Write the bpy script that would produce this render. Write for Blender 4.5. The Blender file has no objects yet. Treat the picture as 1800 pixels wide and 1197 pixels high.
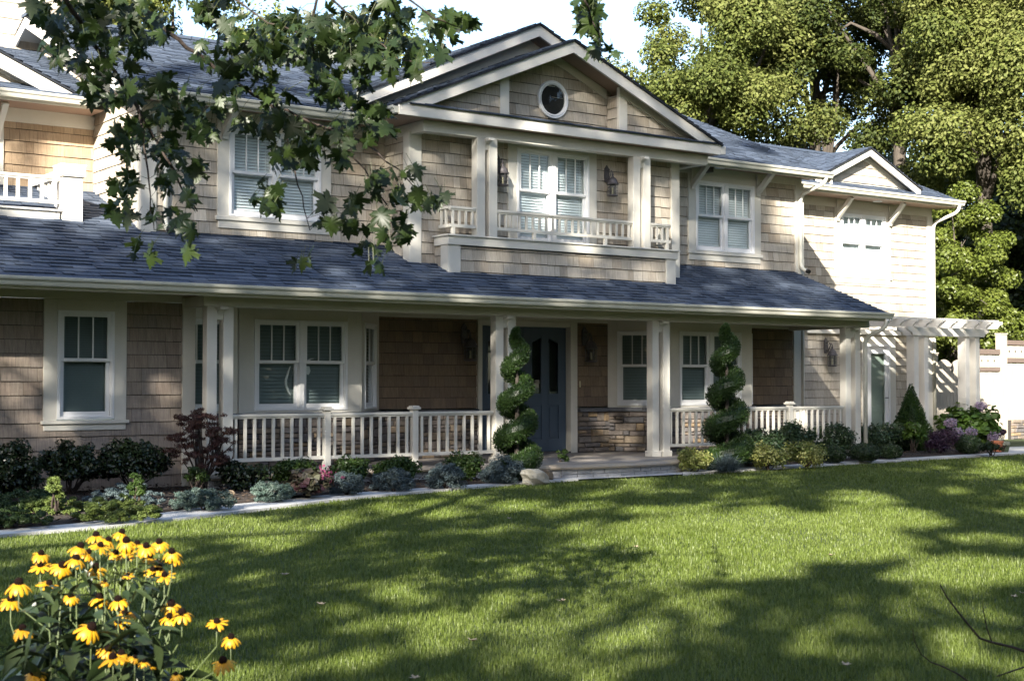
import bpy, math, random
import numpy as np
from mathutils import Vector, Matrix
R = random.Random(7); NR = np.random.default_rng(7)
SC = bpy.context.scene
COL = SC.collection
PI = math.pi

# ------------------------------------------------------------------ camera, light, exposure
FPX, HC = 2550.0, 1.35
AZ = math.atan2(4400 - 900, FPX); PT = math.atan2(672 - 598.5, FPX)
FWH = np.array([math.cos(AZ), math.sin(AZ), 0]); RT = np.array([math.sin(AZ), -math.cos(AZ), 0]); UZ = np.array([0, 0, 1.0])
FW = FWH * math.cos(PT) + UZ * math.sin(PT); UP = -FWH * math.sin(PT) + UZ * math.cos(PT)
CO = np.array([0, 0, HC])
cam = bpy.data.objects.new('camera', bpy.data.cameras.new('camera')); COL.objects.link(cam)
cam.matrix_world = Matrix(((RT[0], UP[0], -FW[0], 0), (RT[1], UP[1], -FW[1], 0), (RT[2], UP[2], -FW[2], HC), (0, 0, 0, 1)))
cam.data.sensor_width = 36; cam.data.lens = FPX / 1800 * 36; cam.data.clip_end = 1000; cam.data.clip_start = .05
cam.data.dof.use_dof = True; cam.data.dof.focus_distance = 21; cam.data.dof.aperture_fstop = 11
SC.camera = cam
SUN = Vector((1.15, 1.0, -0.74)).normalized()
sl = bpy.data.lights.new('sun', 'SUN'); sl.energy = 5.0; sl.angle = math.radians(.53); sl.color = (1, .935, .82)
so = bpy.data.objects.new('sun', sl); COL.objects.link(so); so.rotation_euler = SUN.to_track_quat('-Z', 'Y').to_euler()
W = bpy.data.worlds.new('World'); SC.world = W; W.use_nodes = True
nt = W.node_tree
sky = nt.nodes.new('ShaderNodeTexSky'); sky.sky_type = 'NISHITA'; sky.sun_disc = False
sky.sun_elevation = math.asin(-SUN.z); sky.sun_rotation = math.atan2(-SUN.x, -SUN.y)
sky.air_density = 1.0; sky.dust_density = 1.2; sky.ozone_density = 1.0
nt.links.new(sky.outputs[0], nt.nodes['Background'].inputs[0]); nt.nodes['Background'].inputs[1].default_value = .10
SC.view_settings.view_transform = 'Standard'; SC.view_settings.look = 'None'; SC.view_settings.exposure = 2.0; SC.view_settings.gamma = 1
SC.cycles.max_bounces = 6; SC.cycles.transparent_max_bounces = 24; SC.cycles.caustics_reflective = False; SC.cycles.caustics_refractive = False

# pixel of the 1800 px photograph -> point of the world (surveying the site)
def ray(u, v): return FW + RT * (u - 900) / FPX + UP * (598.5 - v) / FPX
def atZ(u, v, z=0.0):
    d = ray(u, v); return CO + d * ((z - HC) / d[2])
def atY(u, v, y):
    d = ray(u, v); return CO + d * (y / d[1])
def atD(u, v, dist): return CO + ray(u, v) * dist
def proj(P):
    q = np.asarray(P, float) - CO; z = q @ FW
    return 900 + FPX * (q @ RT) / z, 598.5 - FPX * (q @ UP) / z

# ------------------------------------------------------------------ materials
MATS = {}
def mat(name, col, rough=.6, var=0.0, scale=8.0, col2=None, bump=0.0, bscale=40.0, spec=.5, metal=0.0, stretch=(1, 1, 1), tone=None, trans=0.0, coat=0.0):
    """procedural material; tone = list of colours run along the per-face 'tone' attribute"""
    m = bpy.data.materials.new(name); m.use_nodes = True; n = m.node_tree.nodes; L = m.node_tree.links
    b = n['Principled BSDF']; b.inputs['Roughness'].default_value = rough; b.inputs['Metallic'].default_value = metal
    b.inputs['Specular IOR Level'].default_value = spec; b.inputs['Coat Weight'].default_value = coat
    tc = n.new('ShaderNodeTexCoord'); mp = n.new('ShaderNodeMapping'); mp.inputs['Scale'].default_value = stretch
    L.new(tc.outputs['Object'], mp.inputs[0])
    cur = None
    if tone:
        at = n.new('ShaderNodeAttribute'); at.attribute_name = 'tone'
        cr = n.new('ShaderNodeValToRGB'); e = cr.color_ramp.elements
        while len(e) < len(tone): e.new(.5)
        for i, c in enumerate(tone):
            e[i].position = i / (len(tone) - 1); e[i].color = (*c, 1)
        L.new(at.outputs['Fac'], cr.inputs[0]); cur = cr.outputs[0]
    if var > 0 or col2:
        nz = n.new('ShaderNodeTexNoise'); nz.inputs['Scale'].default_value = scale; nz.inputs['Detail'].default_value = 6; nz.inputs['Roughness'].default_value = .65
        L.new(mp.outputs[0], nz.inputs['Vector'])
        mx = n.new('ShaderNodeMix'); mx.data_type = 'RGBA'
        rg = n.new('ShaderNodeMapRange'); rg.inputs[1].default_value = .32; rg.inputs[2].default_value = .68
        L.new(nz.outputs['Fac'], rg.inputs[0]); L.new(rg.outputs[0], mx.inputs[0])
        if col2 and not tone:
            mx.inputs[6].default_value = (*col, 1); mx.inputs[7].default_value = (*col2, 1)
        else:
            mx.blend_type = 'MULTIPLY'
            mx.inputs[7].default_value = (1 - var, 1 - var, 1 - var, 1)
            if cur: L.new(cur, mx.inputs[6])
            else: mx.inputs[6].default_value = (*col, 1)
        cur = mx.outputs[2]
    if cur: L.new(cur, b.inputs['Base Color'])
    else: b.inputs['Base Color'].default_value = (*col, 1)
    if bump > 0:
        n2 = n.new('ShaderNodeTexNoise'); n2.inputs['Scale'].default_value = bscale; n2.inputs['Detail'].default_value = 5
        L.new(mp.outputs[0], n2.inputs['Vector'])
        bp = n.new('ShaderNodeBump'); bp.inputs['Strength'].default_value = bump; bp.inputs['Distance'].default_value = .02
        L.new(n2.outputs['Fac'], bp.inputs['Height']); L.new(bp.outputs[0], b.inputs['Normal'])
    if trans > 0:
        tr = n.new('ShaderNodeBsdfTranslucent'); ms = n.new('ShaderNodeMixShader'); ms.inputs[0].default_value = trans
        if cur: L.new(cur, tr.inputs[0])
        else: tr.inputs[0].default_value = (*col, 1)
        L.new(b.outputs[0], ms.inputs[1]); L.new(tr.outputs[0], ms.inputs[2]); L.new(ms.outputs[0], n['Material Output'].inputs[0])
    MATS[name] = m; return m
def leafm(name, tones, trans=.3, rough=.45, spec=.4, var=.25, scale=3): return mat(name, tones[0], rough, var=var, scale=scale, tone=tones, trans=trans, spec=spec)

M_trim = mat('cream_paint', (.66, .632, .562), .45, var=.10, scale=3, bump=.02, bscale=60)
M_trim2 = mat('white_paint', (.72, .69, .63), .45, var=.10, scale=3, bump=.02, bscale=60)
M_vinyl = mat('white_vinyl', (.80, .80, .80), .3, var=.04, scale=2)
M_gutter = mat('cream_gutter', (.62, .605, .52), .28, var=.12, scale=2.5, spec=.6)
CED = [(.45, .395, .32), (.52, .46, .375), (.39, .335, .265), (.56, .50, .415), (.46, .405, .325), (.61, .55, .46), (.41, .335, .25)]
M_cedar = mat('weathered_cedar_shingle', CED[0], .85, var=.28, scale=5, tone=CED, stretch=(9, 9, .7), bump=.25, bscale=14)
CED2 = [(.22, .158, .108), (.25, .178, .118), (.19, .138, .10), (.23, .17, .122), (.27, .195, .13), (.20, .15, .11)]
M_cedar_s = mat('sheltered_shaded_cedar_shingle', CED2[0], .85, var=.32, scale=5, tone=CED2, stretch=(9, 9, .7), bump=.25, bscale=14)  # browner unweathered cedar, also darkened to deepen the porch shade
CED4 = [(.40, .29, .185), (.45, .33, .215), (.36, .255, .16), (.48, .355, .235), (.38, .275, .18)]
M_cedar_h = mat('honey_cedar_shingle', CED4[0], .85, var=.3, scale=5, tone=CED4, stretch=(9, 9, .7), bump=.25, bscale=14)
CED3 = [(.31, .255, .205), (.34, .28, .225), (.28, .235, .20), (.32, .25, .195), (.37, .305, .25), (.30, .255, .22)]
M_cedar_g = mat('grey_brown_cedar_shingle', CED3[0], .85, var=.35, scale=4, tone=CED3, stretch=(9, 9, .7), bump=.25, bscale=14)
ASP = [(.012, .016, .024), (.046, .064, .100), (.070, .095, .142), (.058, .080, .122), (.092, .118, .168), (.050, .070, .110), (.078, .104, .152)]
M_roof = mat('slate_blue_asphalt_shingle', ASP[0], .9, var=.3, scale=30, tone=ASP, bump=.5, bscale=160)
M_soffit = mat('brown_beadboard', (.36, .25, .19), .6, var=.15, scale=20, stretch=(.2, 12, 1))
M_sheath = mat('shade_black_backing', (.02, .018, .016), .9)  # near black, so gaps and backings carry the shade in their colour
STN = [(.13, .125, .13), (.22, .185, .155), (.10, .10, .11), (.27, .215, .155), (.17, .145, .13), (.24, .20, .175), (.30, .215, .125), (.145, .142, .148), (.19, .15, .125)]
M_stone = mat('ledge_stone', STN[0], .85, var=.4, scale=14, tone=STN, bump=.6, bscale=22)
M_cap = mat('bluestone_cap', (.15, .155, .17), .8, var=.3, scale=9, bump=.4, bscale=30)
M_flag = mat('flagstone', (.23, .22, .22), .7, col2=(.33, .28, .22), scale=3, bump=.2, bscale=20)
M_nose = mat('sandstone_nosing', (.42, .33, .22), .75, col2=(.33, .29, .25), scale=4, bump=.3, bscale=25)
M_block = mat('grey_block', (.40, .40, .41), .85, var=.25, scale=12, bump=.4, bscale=50)
M_mortar = mat('pale_mortar', (.52, .51, .5), .9, var=.2, scale=20)
M_dark_mortar = mat('dark_joint', (.035, .032, .03), .95)
M_conc = mat('pale_concrete', (.56, .55, .53), .85, var=.3, scale=5, bump=.3, bscale=60)
M_door = mat('slate_blue_door', (.056, .082, .118), .45, var=.08, scale=4)
M_metal = mat('weathered_bronze', (.12, .11, .115), .55, var=.4, scale=25, metal=.3)
M_black = mat('black_metal', (.012, .012, .012), .5, var=.3, scale=20)
M_blind = mat('white_blind', (.80, .83, .85), .5, var=.05, scale=3)
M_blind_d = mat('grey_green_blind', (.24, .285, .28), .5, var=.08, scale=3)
M_brass = mat('ivory_plastic', (.7, .62, .42), .4)
M_plast = mat('white_figure', (.8, .8, .77), .5, var=.1)
M_wood = mat('pale_fence_wood', (.43, .385, .32), .8, var=.25, scale=4, stretch=(10, 10, .6), bump=.2, bscale=20)
M_wood_d = mat('brown_fence_rail', (.16, .12, .10), .8, var=.3, scale=6, stretch=(.8, 10, 10))
M_bark = mat('grey_brown_bark', (.085, .07, .055), .9, var=.5, scale=6, stretch=(4, 4, .8), bump=.8, bscale=12)
M_bark_d = mat('dark_branch_bark', (.05, .035, .027), .85, var=.4, scale=18, bump=.5, bscale=40)
M_mulch = mat('dark_bark_mulch', (.017, .012, .009), .95, col2=(.042, .028, .019), scale=45, bump=1.0, bscale=60)
M_chip = mat('mulch_chip', (.03, .02, .014), .95, tone=[(.014, .010, .008), (.034, .022, .015), (.075, .05, .032), (.022, .015, .011)])
M_rock = mat('pale_boulder', (.40, .37, .30), .9, col2=(.26, .235, .19), scale=4, bump=.9, bscale=9)
M_rock_b = mat('brown_boulder', (.22, .16, .10), .9, col2=(.13, .10, .075), scale=6, bump=.9, bscale=12)
M_lawn = mat('lawn_soil', (.028, .045, .010), .95, col2=(.045, .062, .016), scale=3, bump=.6, bscale=90)
def glass_mat(name, tint, mixv):
    m = bpy.data.materials.new(name); m.use_nodes = True; n = m.node_tree.nodes; L = m.node_tree.links
    n.remove(n['Principled BSDF'])
    t = n.new('ShaderNodeBsdfTransparent'); t.inputs[0].default_value = (*tint, 1)
    g = n.new('ShaderNodeBsdfGlossy'); g.inputs['Roughness'].default_value = .01; g.inputs[0].default_value = (.95, .97, 1, 1)
    lw = n.new('ShaderNodeLayerWeight'); lw.inputs[0].default_value = .5
    pw = n.new('ShaderNodeMath'); pw.operation = 'POWER'; pw.inputs[1].default_value = 3.6; L.new(lw.outputs['Facing'], pw.inputs[0])
    fr = n.new('ShaderNodeMapRange'); fr.inputs[3].default_value = mixv; fr.inputs[4].default_value = .95; L.new(pw.outputs[0], fr.inputs[0])
    nz = n.new('ShaderNodeTexNoise'); nz.inputs['Scale'].default_value = 1.3; bp = n.new('ShaderNodeBump'); bp.inputs['Strength'].default_value = .02; bp.inputs['Distance'].default_value = .05
    L.new(nz.outputs['Fac'], bp.inputs['Height']); L.new(bp.outputs[0], g.inputs['Normal'])
    mx = n.new('ShaderNodeMixShader'); L.new(fr.outputs[0], mx.inputs[0]); L.new(t.outputs[0], mx.inputs[1]); L.new(g.outputs[0], mx.inputs[2])
    L.new(mx.outputs[0], n['Material Output'].inputs[0]); return m
M_glass = glass_mat('window_glass', (.85, .9, .9), .04)
M_glass_l = glass_mat('lantern_glass', (.75, .78, .78), .06)

# ------------------------------------------------------------------ object helpers
def tag(o, label=None, cat=None, group=None, kind=None):
    for k, v in (('label', label), ('category', cat), ('group', group), ('kind', kind)):
        if v: o[k] = v
    return o
def thing(name, label, cat, loc=(0, 0, 0), group=None):
    o = bpy.data.objects.new(name, None); COL.objects.link(o); o.location = loc
    o.empty_display_size = .1
    return tag(o, label, cat, group)
def link(name, me, parent=None):
    o = bpy.data.objects.new(name, me); COL.objects.link(o)
    if parent is not None:
        o.parent = parent
        # geometry is given in world space: cancel the parent chain's translation
        p = parent; off = Vector((0, 0, 0))
        while p is not None: off += Vector(p.location); p = p.parent
        o.location = -off
    return o
def npmesh(name, V, F, mats, tones=None, smooth=False, midx=None):
    """V (n,3); F (m,k) faces all of k corners"""
    V = np.ascontiguousarray(V, dtype=np.float32); F = np.ascontiguousarray(F, dtype=np.int32)
    me = bpy.data.meshes.new(name); k = F.shape[1]
    me.vertices.add(len(V)); me.vertices.foreach_set('co', V.ravel())
    me.loops.add(F.size); me.loops.foreach_set('vertex_index', F.ravel())
    me.polygons.add(len(F)); me.polygons.foreach_set('loop_start', np.arange(0, F.size, k, dtype=np.int32))
    try: me.polygons.foreach_set('loop_total', np.full(len(F), k, dtype=np.int32))
    except Exception: pass
    if midx is not None: me.polygons.foreach_set('material_index', np.asarray(midx, dtype=np.int32))
    if smooth: me.polygons.foreach_set('use_smooth', np.ones(len(F), dtype=bool))
    for m in (mats if isinstance(mats, (list, tuple)) else [mats]): me.materials.append(m)
    if tones is not None:
        a = me.attributes.new('tone', 'FLOAT', 'FACE'); a.data.foreach_set('value', np.asarray(tones, dtype=np.float32))
    me.update(calc_edges=True); return me
class G:
    def __init__(s): s.v = []; s.f = []; s.t = []; s.m = []
    def add(s, vs, fs, tone=.5, mi=0):
        k = len(s.v); s.v += [tuple(float(c) for c in p) for p in vs]
        for f in fs: s.f.append([k + i for i in f]); s.t.append(tone); s.m.append(mi)
    def box(s, x0, x1, y0, y1, z0, z1, tone=.5, mi=0, T=None):
        vs = [(x, y, z) for z in (z0, z1) for y in (y0, y1) for x in (x0, x1)]
        if T: vs = [T(*p) for p in vs]
        s.add(vs, [(0, 2, 3, 1), (4, 5, 7, 6), (0, 1, 5, 4), (1, 3, 7, 5), (3, 2, 6, 7), (2, 0, 4, 6)], tone, mi); return s
    def bar(s, a, b, w, h, upv=(0, 0, 1), tone=.5, mi=0):
        a = Vector(a); b = Vector(b); d = (b - a).normalized(); u = Vector(upv)
        r = d.cross(u).normalized() * w / 2; n = r.cross(d).normalized() * h / 2
        vs = [p + q for p in (a, b) for q in (-r - n, r - n, r + n, -r + n)]
        s.add(vs, [(3, 2, 1, 0), (4, 5, 6, 7), (0, 1, 5, 4), (1, 2, 6, 5), (2, 3, 7, 6), (3, 0, 4, 7)], tone, mi); return s
    def prism(s, poly, d, tone=.5, mi=0):
        """poly: 3D ring, d: extrusion vector"""
        n = len(poly); d = Vector(d); a = [Vector(p) for p in poly]
        s.add(a + [p + d for p in a], [list(range(n - 1, -1, -1)), list(range(n, 2 * n))] + [(i, (i + 1) % n, n + (i + 1) % n, n + i) for i in range(n)], tone, mi); return s
    def tube(s, pts, rad, k=8, tone=.5, mi=0, cap=True):
        pts = [Vector(p) for p in pts]; n = len(pts)
        if not hasattr(rad, '__len__'): rad = [rad] * n
        ref = Vector((0, 0, 1)); vs = []
        for i, p in enumerate(pts):
            d = (pts[min(i + 1, n - 1)] - pts[max(i - 1, 0)]).normalized()
            if abs(d.dot(ref)) > .93: ref = Vector((1, .2, 0)).normalized()
            r = d.cross(ref).normalized(); q = r.cross(d).normalized(); ref = q
            for j in range(k):
                an = 2 * PI * j / k; vs.append(p + (r * math.cos(an) + q * math.sin(an)) * rad[i])
        fs = [(i * k + j, i * k + (j + 1) % k, (i + 1) * k + (j + 1) % k, (i + 1) * k + j) for i in range(n - 1) for j in range(k)]
        if cap: fs += [list(range(k - 1, -1, -1)), list(range((n - 1) * k, n * k))]
        s.add(vs, fs, tone, mi); return s
    def lathe(s, c, prof, k=16, tone=.5, mi=0):
        vs = [(c[0] + r * math.cos(2 * PI * j / k), c[1] + r * math.sin(2 * PI * j / k), c[2] + z) for r, z in prof for j in range(k)]
        n = len(prof)
        fs = [(i * k + j, i * k + (j + 1) % k, (i + 1) * k + (j + 1) % k, (i + 1) * k + j) for i in range(n - 1) for j in range(k)]
        fs += [list(range(k - 1, -1, -1)), list(range((n - 1) * k, n * k))]
        s.add(vs, fs, tone, mi); return s
    def build(s, name, mats, parent=None, smooth=False, bevel=0.0):
        me = bpy.data.meshes.new(name); me.from_pydata(s.v, [], s.f)
        mats = mats if isinstance(mats, (list, tuple)) else [mats]
        for m in mats: me.materials.append(m)
        if len(mats) > 1: me.polygons.foreach_set('material_index', s.m)
        a = me.attributes.new('tone', 'FLOAT', 'FACE'); a.data.foreach_set('value', s.t)
        if smooth: me.polygons.foreach_set('use_smooth', [True] * len(s.f))
        me.update(calc_edges=True)
        o = link(name, me, parent)
        if bevel > 0:
            b = o.modifiers.new('edge', 'BEVEL'); b.width = bevel; b.segments = 2; b.limit_method = 'ANGLE'; b.angle_limit = math.radians(50)
        return o

def clip(poly, conv):
    """Sutherland-Hodgman of a 2D polygon against a convex counter-clockwise polygon"""
    out = poly
    for i in range(len(conv)):
        ax, ay = conv[i]; bx, by = conv[(i + 1) % len(conv)]
        if not out: return []
        src = out; out = []
        side = lambda p: (bx - ax) * (p[1] - ay) - (by - ay) * (p[0] - ax)
        for j in range(len(src)):
            p, q = src[j], src[(j + 1) % len(src)]; sp, sq = side(p), side(q)
            if sp >= -1e-9: out.append(p)
            if (sp > 1e-9 and sq < -1e-9) or (sp < -1e-9 and sq > 1e-9):
                t = sp / (sp - sq); out.append((p[0] + (q[0] - p[0]) * t, p[1] + (q[1] - p[1]) * t))
    return out
def rect_minus(r, h):
    x0, x1, y0, y1 = r; a0, a1, b0, b1 = h
    if a0 >= x1 or a1 <= x0 or b0 >= y1 or b1 <= y0: return [r]
    out = []
    if a0 > x0: out.append((x0, a0, y0, y1))
    if a1 < x1: out.append((a1, x1, y0, y1))
    c0, c1 = max(x0, a0), min(x1, a1)
    if b0 > y0: out.append((c0, c1, y0, b0))
    if b1 < y1: out.append((c0, c1, b1, y1))
    return out
def shingles(g, org, ud, vd, nd, poly, course, wr, thick, holes=(), gap=.0022, v0=None, jit=.0, rnd=R, base=True, tone_of=None, crack=0.0):
    """courses of separate tilted shingles over a convex polygon (u,v) of the plane org + u*ud + v*vd, proud along nd"""
    org, ud, vd, nd = Vector(org), Vector(ud), Vector(vd), Vector(nd)
    us = [p[0] for p in poly]; vs = [p[1] for p in poly]
    P = lambda u, v, o: org + ud * u + vd * v + nd * o
    v = (v0 if v0 is not None else min(vs))
    while v > min(vs) + 1e-6: v -= course
    while v < max(vs):
        u = min(us) - rnd.random() * wr[1]
        while u < max(us):
            w = rnd.uniform(*wr); tn = rnd.random() if tone_of is None else tone_of(u, v); dj = rnd.uniform(-jit, jit)
            th = thick * rnd.uniform(.8, 1.2); crk = crack if crack < .012 else rnd.choice((.003, .006, .020, .024, .026)); th = th if crack < .012 else th * (.5 if crk < .01 else 1.25)
            rs = [(u + gap / 2, u + w - gap / 2, v + dj + crk, v + course + jit)]
            for h in holes: rs = [q for r in rs for q in rect_minus(r, h)]
            for (x0, x1, y0, y1) in rs:
                c = clip([(x0, y0), (x1, y0), (x1, y1), (x0, y1)], poly)
                if len(c) < 3: continue
                off = [th * (1 - (q[1] - v) / (course + jit)) * .92 + .0015 for q in c]
                top = [P(q[0], q[1], o) for q, o in zip(c, off)]
                g.add(top, [list(range(len(c)))], tn)
                for i in range(len(c)):
                    p, q = c[i], c[(i + 1) % len(c)]
                    if abs(p[1] - q[1]) < 1e-6 and p[0] < q[0]:
                        g.add([P(p[0], p[1], off[i]), P(p[0], p[1], -.004), P(q[0], q[1], -.004), P(q[0], q[1], off[(i + 1) % len(c)])], [(0, 1, 2, 3)], tn * .999)
            u += w
        v += course

# ================================================================== THE HOUSE
HOUSE = thing('house', 'large cream trimmed cedar shingle house with slate blue roofs and a long front porch', 'house', (13.8, 18.6, 0))
H = HOUSE
CRS = .168
YP, YM, Y2, YL, YBAY, YBOX, YG, YW = 16.857, 18.65, 18.60, 17.47, 17.87, 17.50, 17.30, 20.45

def wallX(name, x0, x1, z0, z1, Y, m, holes=(), v0=None, wr=(.10, .30), parent=H):
    g = G(); shingles(g, (0, Y, 0), (1, 0, 0), (0, 0, 1), (0, -1, 0), [(x0, z0), (x1, z0), (x1, z1), (x0, z1)], CRS, wr, .019, holes, v0=v0 if v0 is not None else 0.0, jit=.003, crack=.010)
    o = g.build(name, m, parent)
    # dark sheathing behind, split round holes; course gaps bare it as painted shadow lines
    s = G(); rs = [(x0, x1, z0, z1)]
    for h in holes: rs = [q for r in rs for q in rect_minus(r, h)]
    for (a, b, c, d) in rs: s.box(a, b, Y + .006, Y + .03, c, d)
    s.build('sheathing', M_sheath, o); return o
def wallY(name, X, y0, y1, poly, m, nd=-1):
    """wall in the plane x = X facing -x; poly in (u = -y, z)"""
    g = G(); shingles(g, (X, 0, 0), (0, -1, 0), (0, 0, 1), (-1, 0, 0), poly, CRS, (.10, .30), .019, v0=0.0, jit=.003, crack=.010)
    o = g.build(name, m, H)
    s = G(); s.prism([(X + .006, -p[0], p[1]) for p in poly], (.03, 0, 0)); s.build('sheathing', M_sheath, o); return o

def window(T, w, z0, z1, zm, lites=3, blind=M_blind, reveal=.12, parent=H, slat=.045, name='window'):
    """double-hung window: local x 0..w along the wall, y<0 outwards; T maps local to world"""
    f = G(); fw = .035; h = z1 - z0
    # outer frame and sill
    f.box(0, fw, -.045, reveal, z0, z1, T=T); f.box(w - fw, w, -.045, reveal, z0, z1, T=T)
    f.box(fw, w - fw, -.045, reveal, z1 - fw, z1, T=T); f.box(fw, w - fw, -.05, reveal, z0, z0 + fw * .9, T=T)
    f.box(fw, fw + .012, -.03, .05, z0 + .03, z1 - fw, T=T); f.box(w - fw - .012, w - fw, -.03, .05, z0 + .03, z1 - fw, T=T)
    wo = f.build(name, M_vinyl, parent, bevel=.003)
    a, b = fw + .012, w - fw - .012; sw = .038
    # upper sash (outer) with muntins
    u = G(); y0, y1 = -.028, .004
    u.box(a, a + sw, y0, y1, zm, z1 - fw, T=T); u.box(b - sw, b, y0, y1, zm, z1 - fw, T=T)
    u.box(a + sw, b - sw, y0, y1, z1 - fw - sw, z1 - fw, T=T); u.box(a + sw, b - sw, y0 - .004, y1, zm - .005, zm + .036, T=T)
    for i in range(1, lites):
        x = a + sw + (b - a - 2 * sw) * i / lites; u.box(x - .008, x + .008, y0 + .006, y1 - .004, zm + .036, z1 - fw - sw, T=T)
    u.build('sash', M_vinyl, wo, bevel=.002)
    l = G(); y0, y1 = .006, .038
    zb = z0 + fw * .9
    l.box(a, a + sw + .008, y0, y1, zb, zm + .02, T=T); l.box(b - sw - .008, b, y0, y1, zb, zm + .02, T=T)
    l.box(a + sw, b - sw, y0, y1, zb, zb + .06, T=T); l.box(a + sw, b - sw, y0, y1, zm - .012, zm + .022, T=T)
    l.build('sash', M_vinyl, wo, bevel=.002)
    p = G()
    for (yy, c, d) in ((-.012, zm + .03, z1 - fw - sw + .005), (.022, zb + .055, zm - .008)):
        p.add([T(a + sw - .005, yy, c), T(b - sw + .005, yy, c), T(b - sw + .005, yy, d), T(a + sw - .005, yy, d)], [(0, 1, 2, 3)])
    p.build('pane', M_glass, wo)
    bl = G(); n = int(h / slat)
    for i in range(n):
        z = z0 + .04 + i * (h - .07) / n; t = R.uniform(-.002, .002)
        hs = slat * .5; bl.add([T(a, .060 + t, z - hs), T(b, .060, z - hs), T(b, .084, z + hs * .86), T(a, .084 + t, z + hs * .86)], [(0, 1, 2, 3)])
    for x in (a + .12 * (b - a), b - .12 * (b - a)): bl.box(x - .004, x + .004, .055, .057, z0 + .04, z1 - .04, T=T)
    bl.build('blind', blind, wo)
    bk = G(); bk.add([T(0, reveal, z0), T(w, reveal, z0), T(w, reveal, z1), T(0, reveal, z1)], [(0, 1, 2, 3)]); bk.build('unlit_room_backing', M_sheath, wo)  # dark sheet painted as the unlit room behind the blind
    return wo
def TX(x0, Y): return lambda x, y, z: (x0 + x, Y + y, z)

# ---- left ground-floor wall
wx0, wx1, wz0, wz1 = 5.893, 6.605, .90, 2.225
wallX('shingle_wall', 2.2, 7.52, 0.0, 2.36, YL, M_cedar_g, [(5.75, 6.75, .80, 2.36)], v0=.01, wr=(.10, .26))
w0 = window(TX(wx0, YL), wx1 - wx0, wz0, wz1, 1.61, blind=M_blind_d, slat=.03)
g = G()
for (a, b, c, d) in ((5.73, wx0, .885, 2.362), (wx1, 6.765, .885, 2.362), (wx0, wx1, wz1, 2.362)): g.box(a, b, YL - .03, YL + .03, c, d)
g.box(5.70, 6.795, YL - .055, YL + .03, .885 - .04, .885); g.box(5.735, 6.76, YL - .028, YL + .03, .765, .845)
g.build('casing', M_trim, w0, bevel=.004)
for bx_ in ((2.2, 7.5, YL - .032, YL + .02, 2.363, 2.47), (7.505, 7.68, YL - .034, 18.0, 0, 2.47)): G().box(*bx_).build('frieze', M_trim, H, bevel=.004)
# ---- porch main wall, stone, deck
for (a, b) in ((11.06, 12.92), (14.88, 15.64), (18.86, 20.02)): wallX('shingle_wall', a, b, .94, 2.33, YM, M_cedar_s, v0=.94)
g = G(); g.box(20.02, 20.21, YM - .035, YM + .03, .2, 2.45); g.build('corner_board', M_trim, H, bevel=.004)
for bx_ in ((11.0, 15.66, YM - .03, YM + .02, 2.331, 2.43), (18.86, 20.02, YM - .03, YM + .02, 2.331, 2.43)): G().box(*bx_).build('frieze', M_trim, H, bevel=.003)

def stone_wall(g, p0, p1, z0, z1, outward, rnd):
    p0 = Vector((*p0, 0)); p1 = Vector((*p1, 0)); d = (p1 - p0); Lh = d.length; d.normalize(); n = Vector((*outward, 0)).normalized()
    def put(u0, u1, za, zb):
        dep = rnd.uniform(.03, .06); tn = rnd.random(); j = lambda s: rnd.uniform(-s, s); e = .004
        q = [(u0 + e, za + e), (u1 - e, za + e), (u1 - e, zb - e), (u0 + e, zb - e)]
        f = [p0 + d * (a + j(.005)) + n * (dep + j(.008)) + Vector((0, 0, b + j(.005))) for a, b in q]
        q2 = [(u0 + e + .012, za + e + .01), (u1 - e - .012, za + e + .01), (u1 - e - .012, zb - e - .01), (u0 + e + .012, zb - e - .01)]
        f2 = [p0 + d * a + n * (dep + .016 + j(.006)) + Vector((0, 0, b)) for a, b in q2]
        bk = [p0 + d * a + Vector((0, 0, b)) for a, b in q]
        g.add(bk + f + f2, [(8, 9, 10, 11)] + [(4 + i, 4 + (i + 1) % 4, 8 + (i + 1) % 4, 8 + i) for i in range(4)] + [(i, (i + 1) % 4, 4 + (i + 1) % 4, 4 + i) for i in range(4)], tn)
    z = z0
    while z < z1 - .01:
        hh = min(rnd.choice((.055, .08, .105, .13)), z1 - z)
        if z1 - z - hh < .035: hh = z1 - z
        u = 0
        while u < Lh - .01:
            ww = min(rnd.uniform(.1, .38), Lh - u)
            if Lh - u - ww < .07: ww = Lh - u
            if hh > .1 and rnd.random() < .35:
                hm = hh * rnd.uniform(.4, .6); put(u, u + ww, z, z + hm)
                if ww > .2:
                    k = ww * rnd.uniform(.35, .65); put(u, u + k, z + hm, z + hh); put(u + k, u + ww, z + hm, z + hh)
                else: put(u, u + ww, z + hm, z + hh)
            else: put(u, u + ww, z, z + hh)
            u += ww
        z += hh
rs = random.Random(11)
def ledge(p0, p1, out):
    st = G(); cp = G(); jn = G()
    stone_wall(st, p0, p1, .2, .865, out, rs)
    a = Vector((*p0, 0)); b = Vector((*p1, 0)); n = Vector((*out, 0)).normalized(); L_ = (b - a).length; d = (b - a).normalized(); u = 0
    jn.prism([a + Vector((0, 0, .2)), b + Vector((0, 0, .2)), b + Vector((0, 0, .87)), a + Vector((0, 0, .87))], n * .022)
    while u < L_ - .01:
        w = min(rs.uniform(.5, .75), L_ - u)
        q = a + d * (u + .002); r = a + d * (u + w - .002); jz = rs.uniform(-.004, .004)
        cp.prism([q + Vector((0, 0, .868 + jz)), r + Vector((0, 0, .868 + jz)), r + n * .1 + Vector((0, 0, .868 + jz)), q + n * .1 + Vector((0, 0, .868 + jz))], (0, 0, .062)); u += w
    so_ = st.build('stone_veneer', M_stone, H); cp.build('stone_cap', M_cap, so_, bevel=.008); jn.build('mortar_joint', M_dark_mortar, so_)
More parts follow.
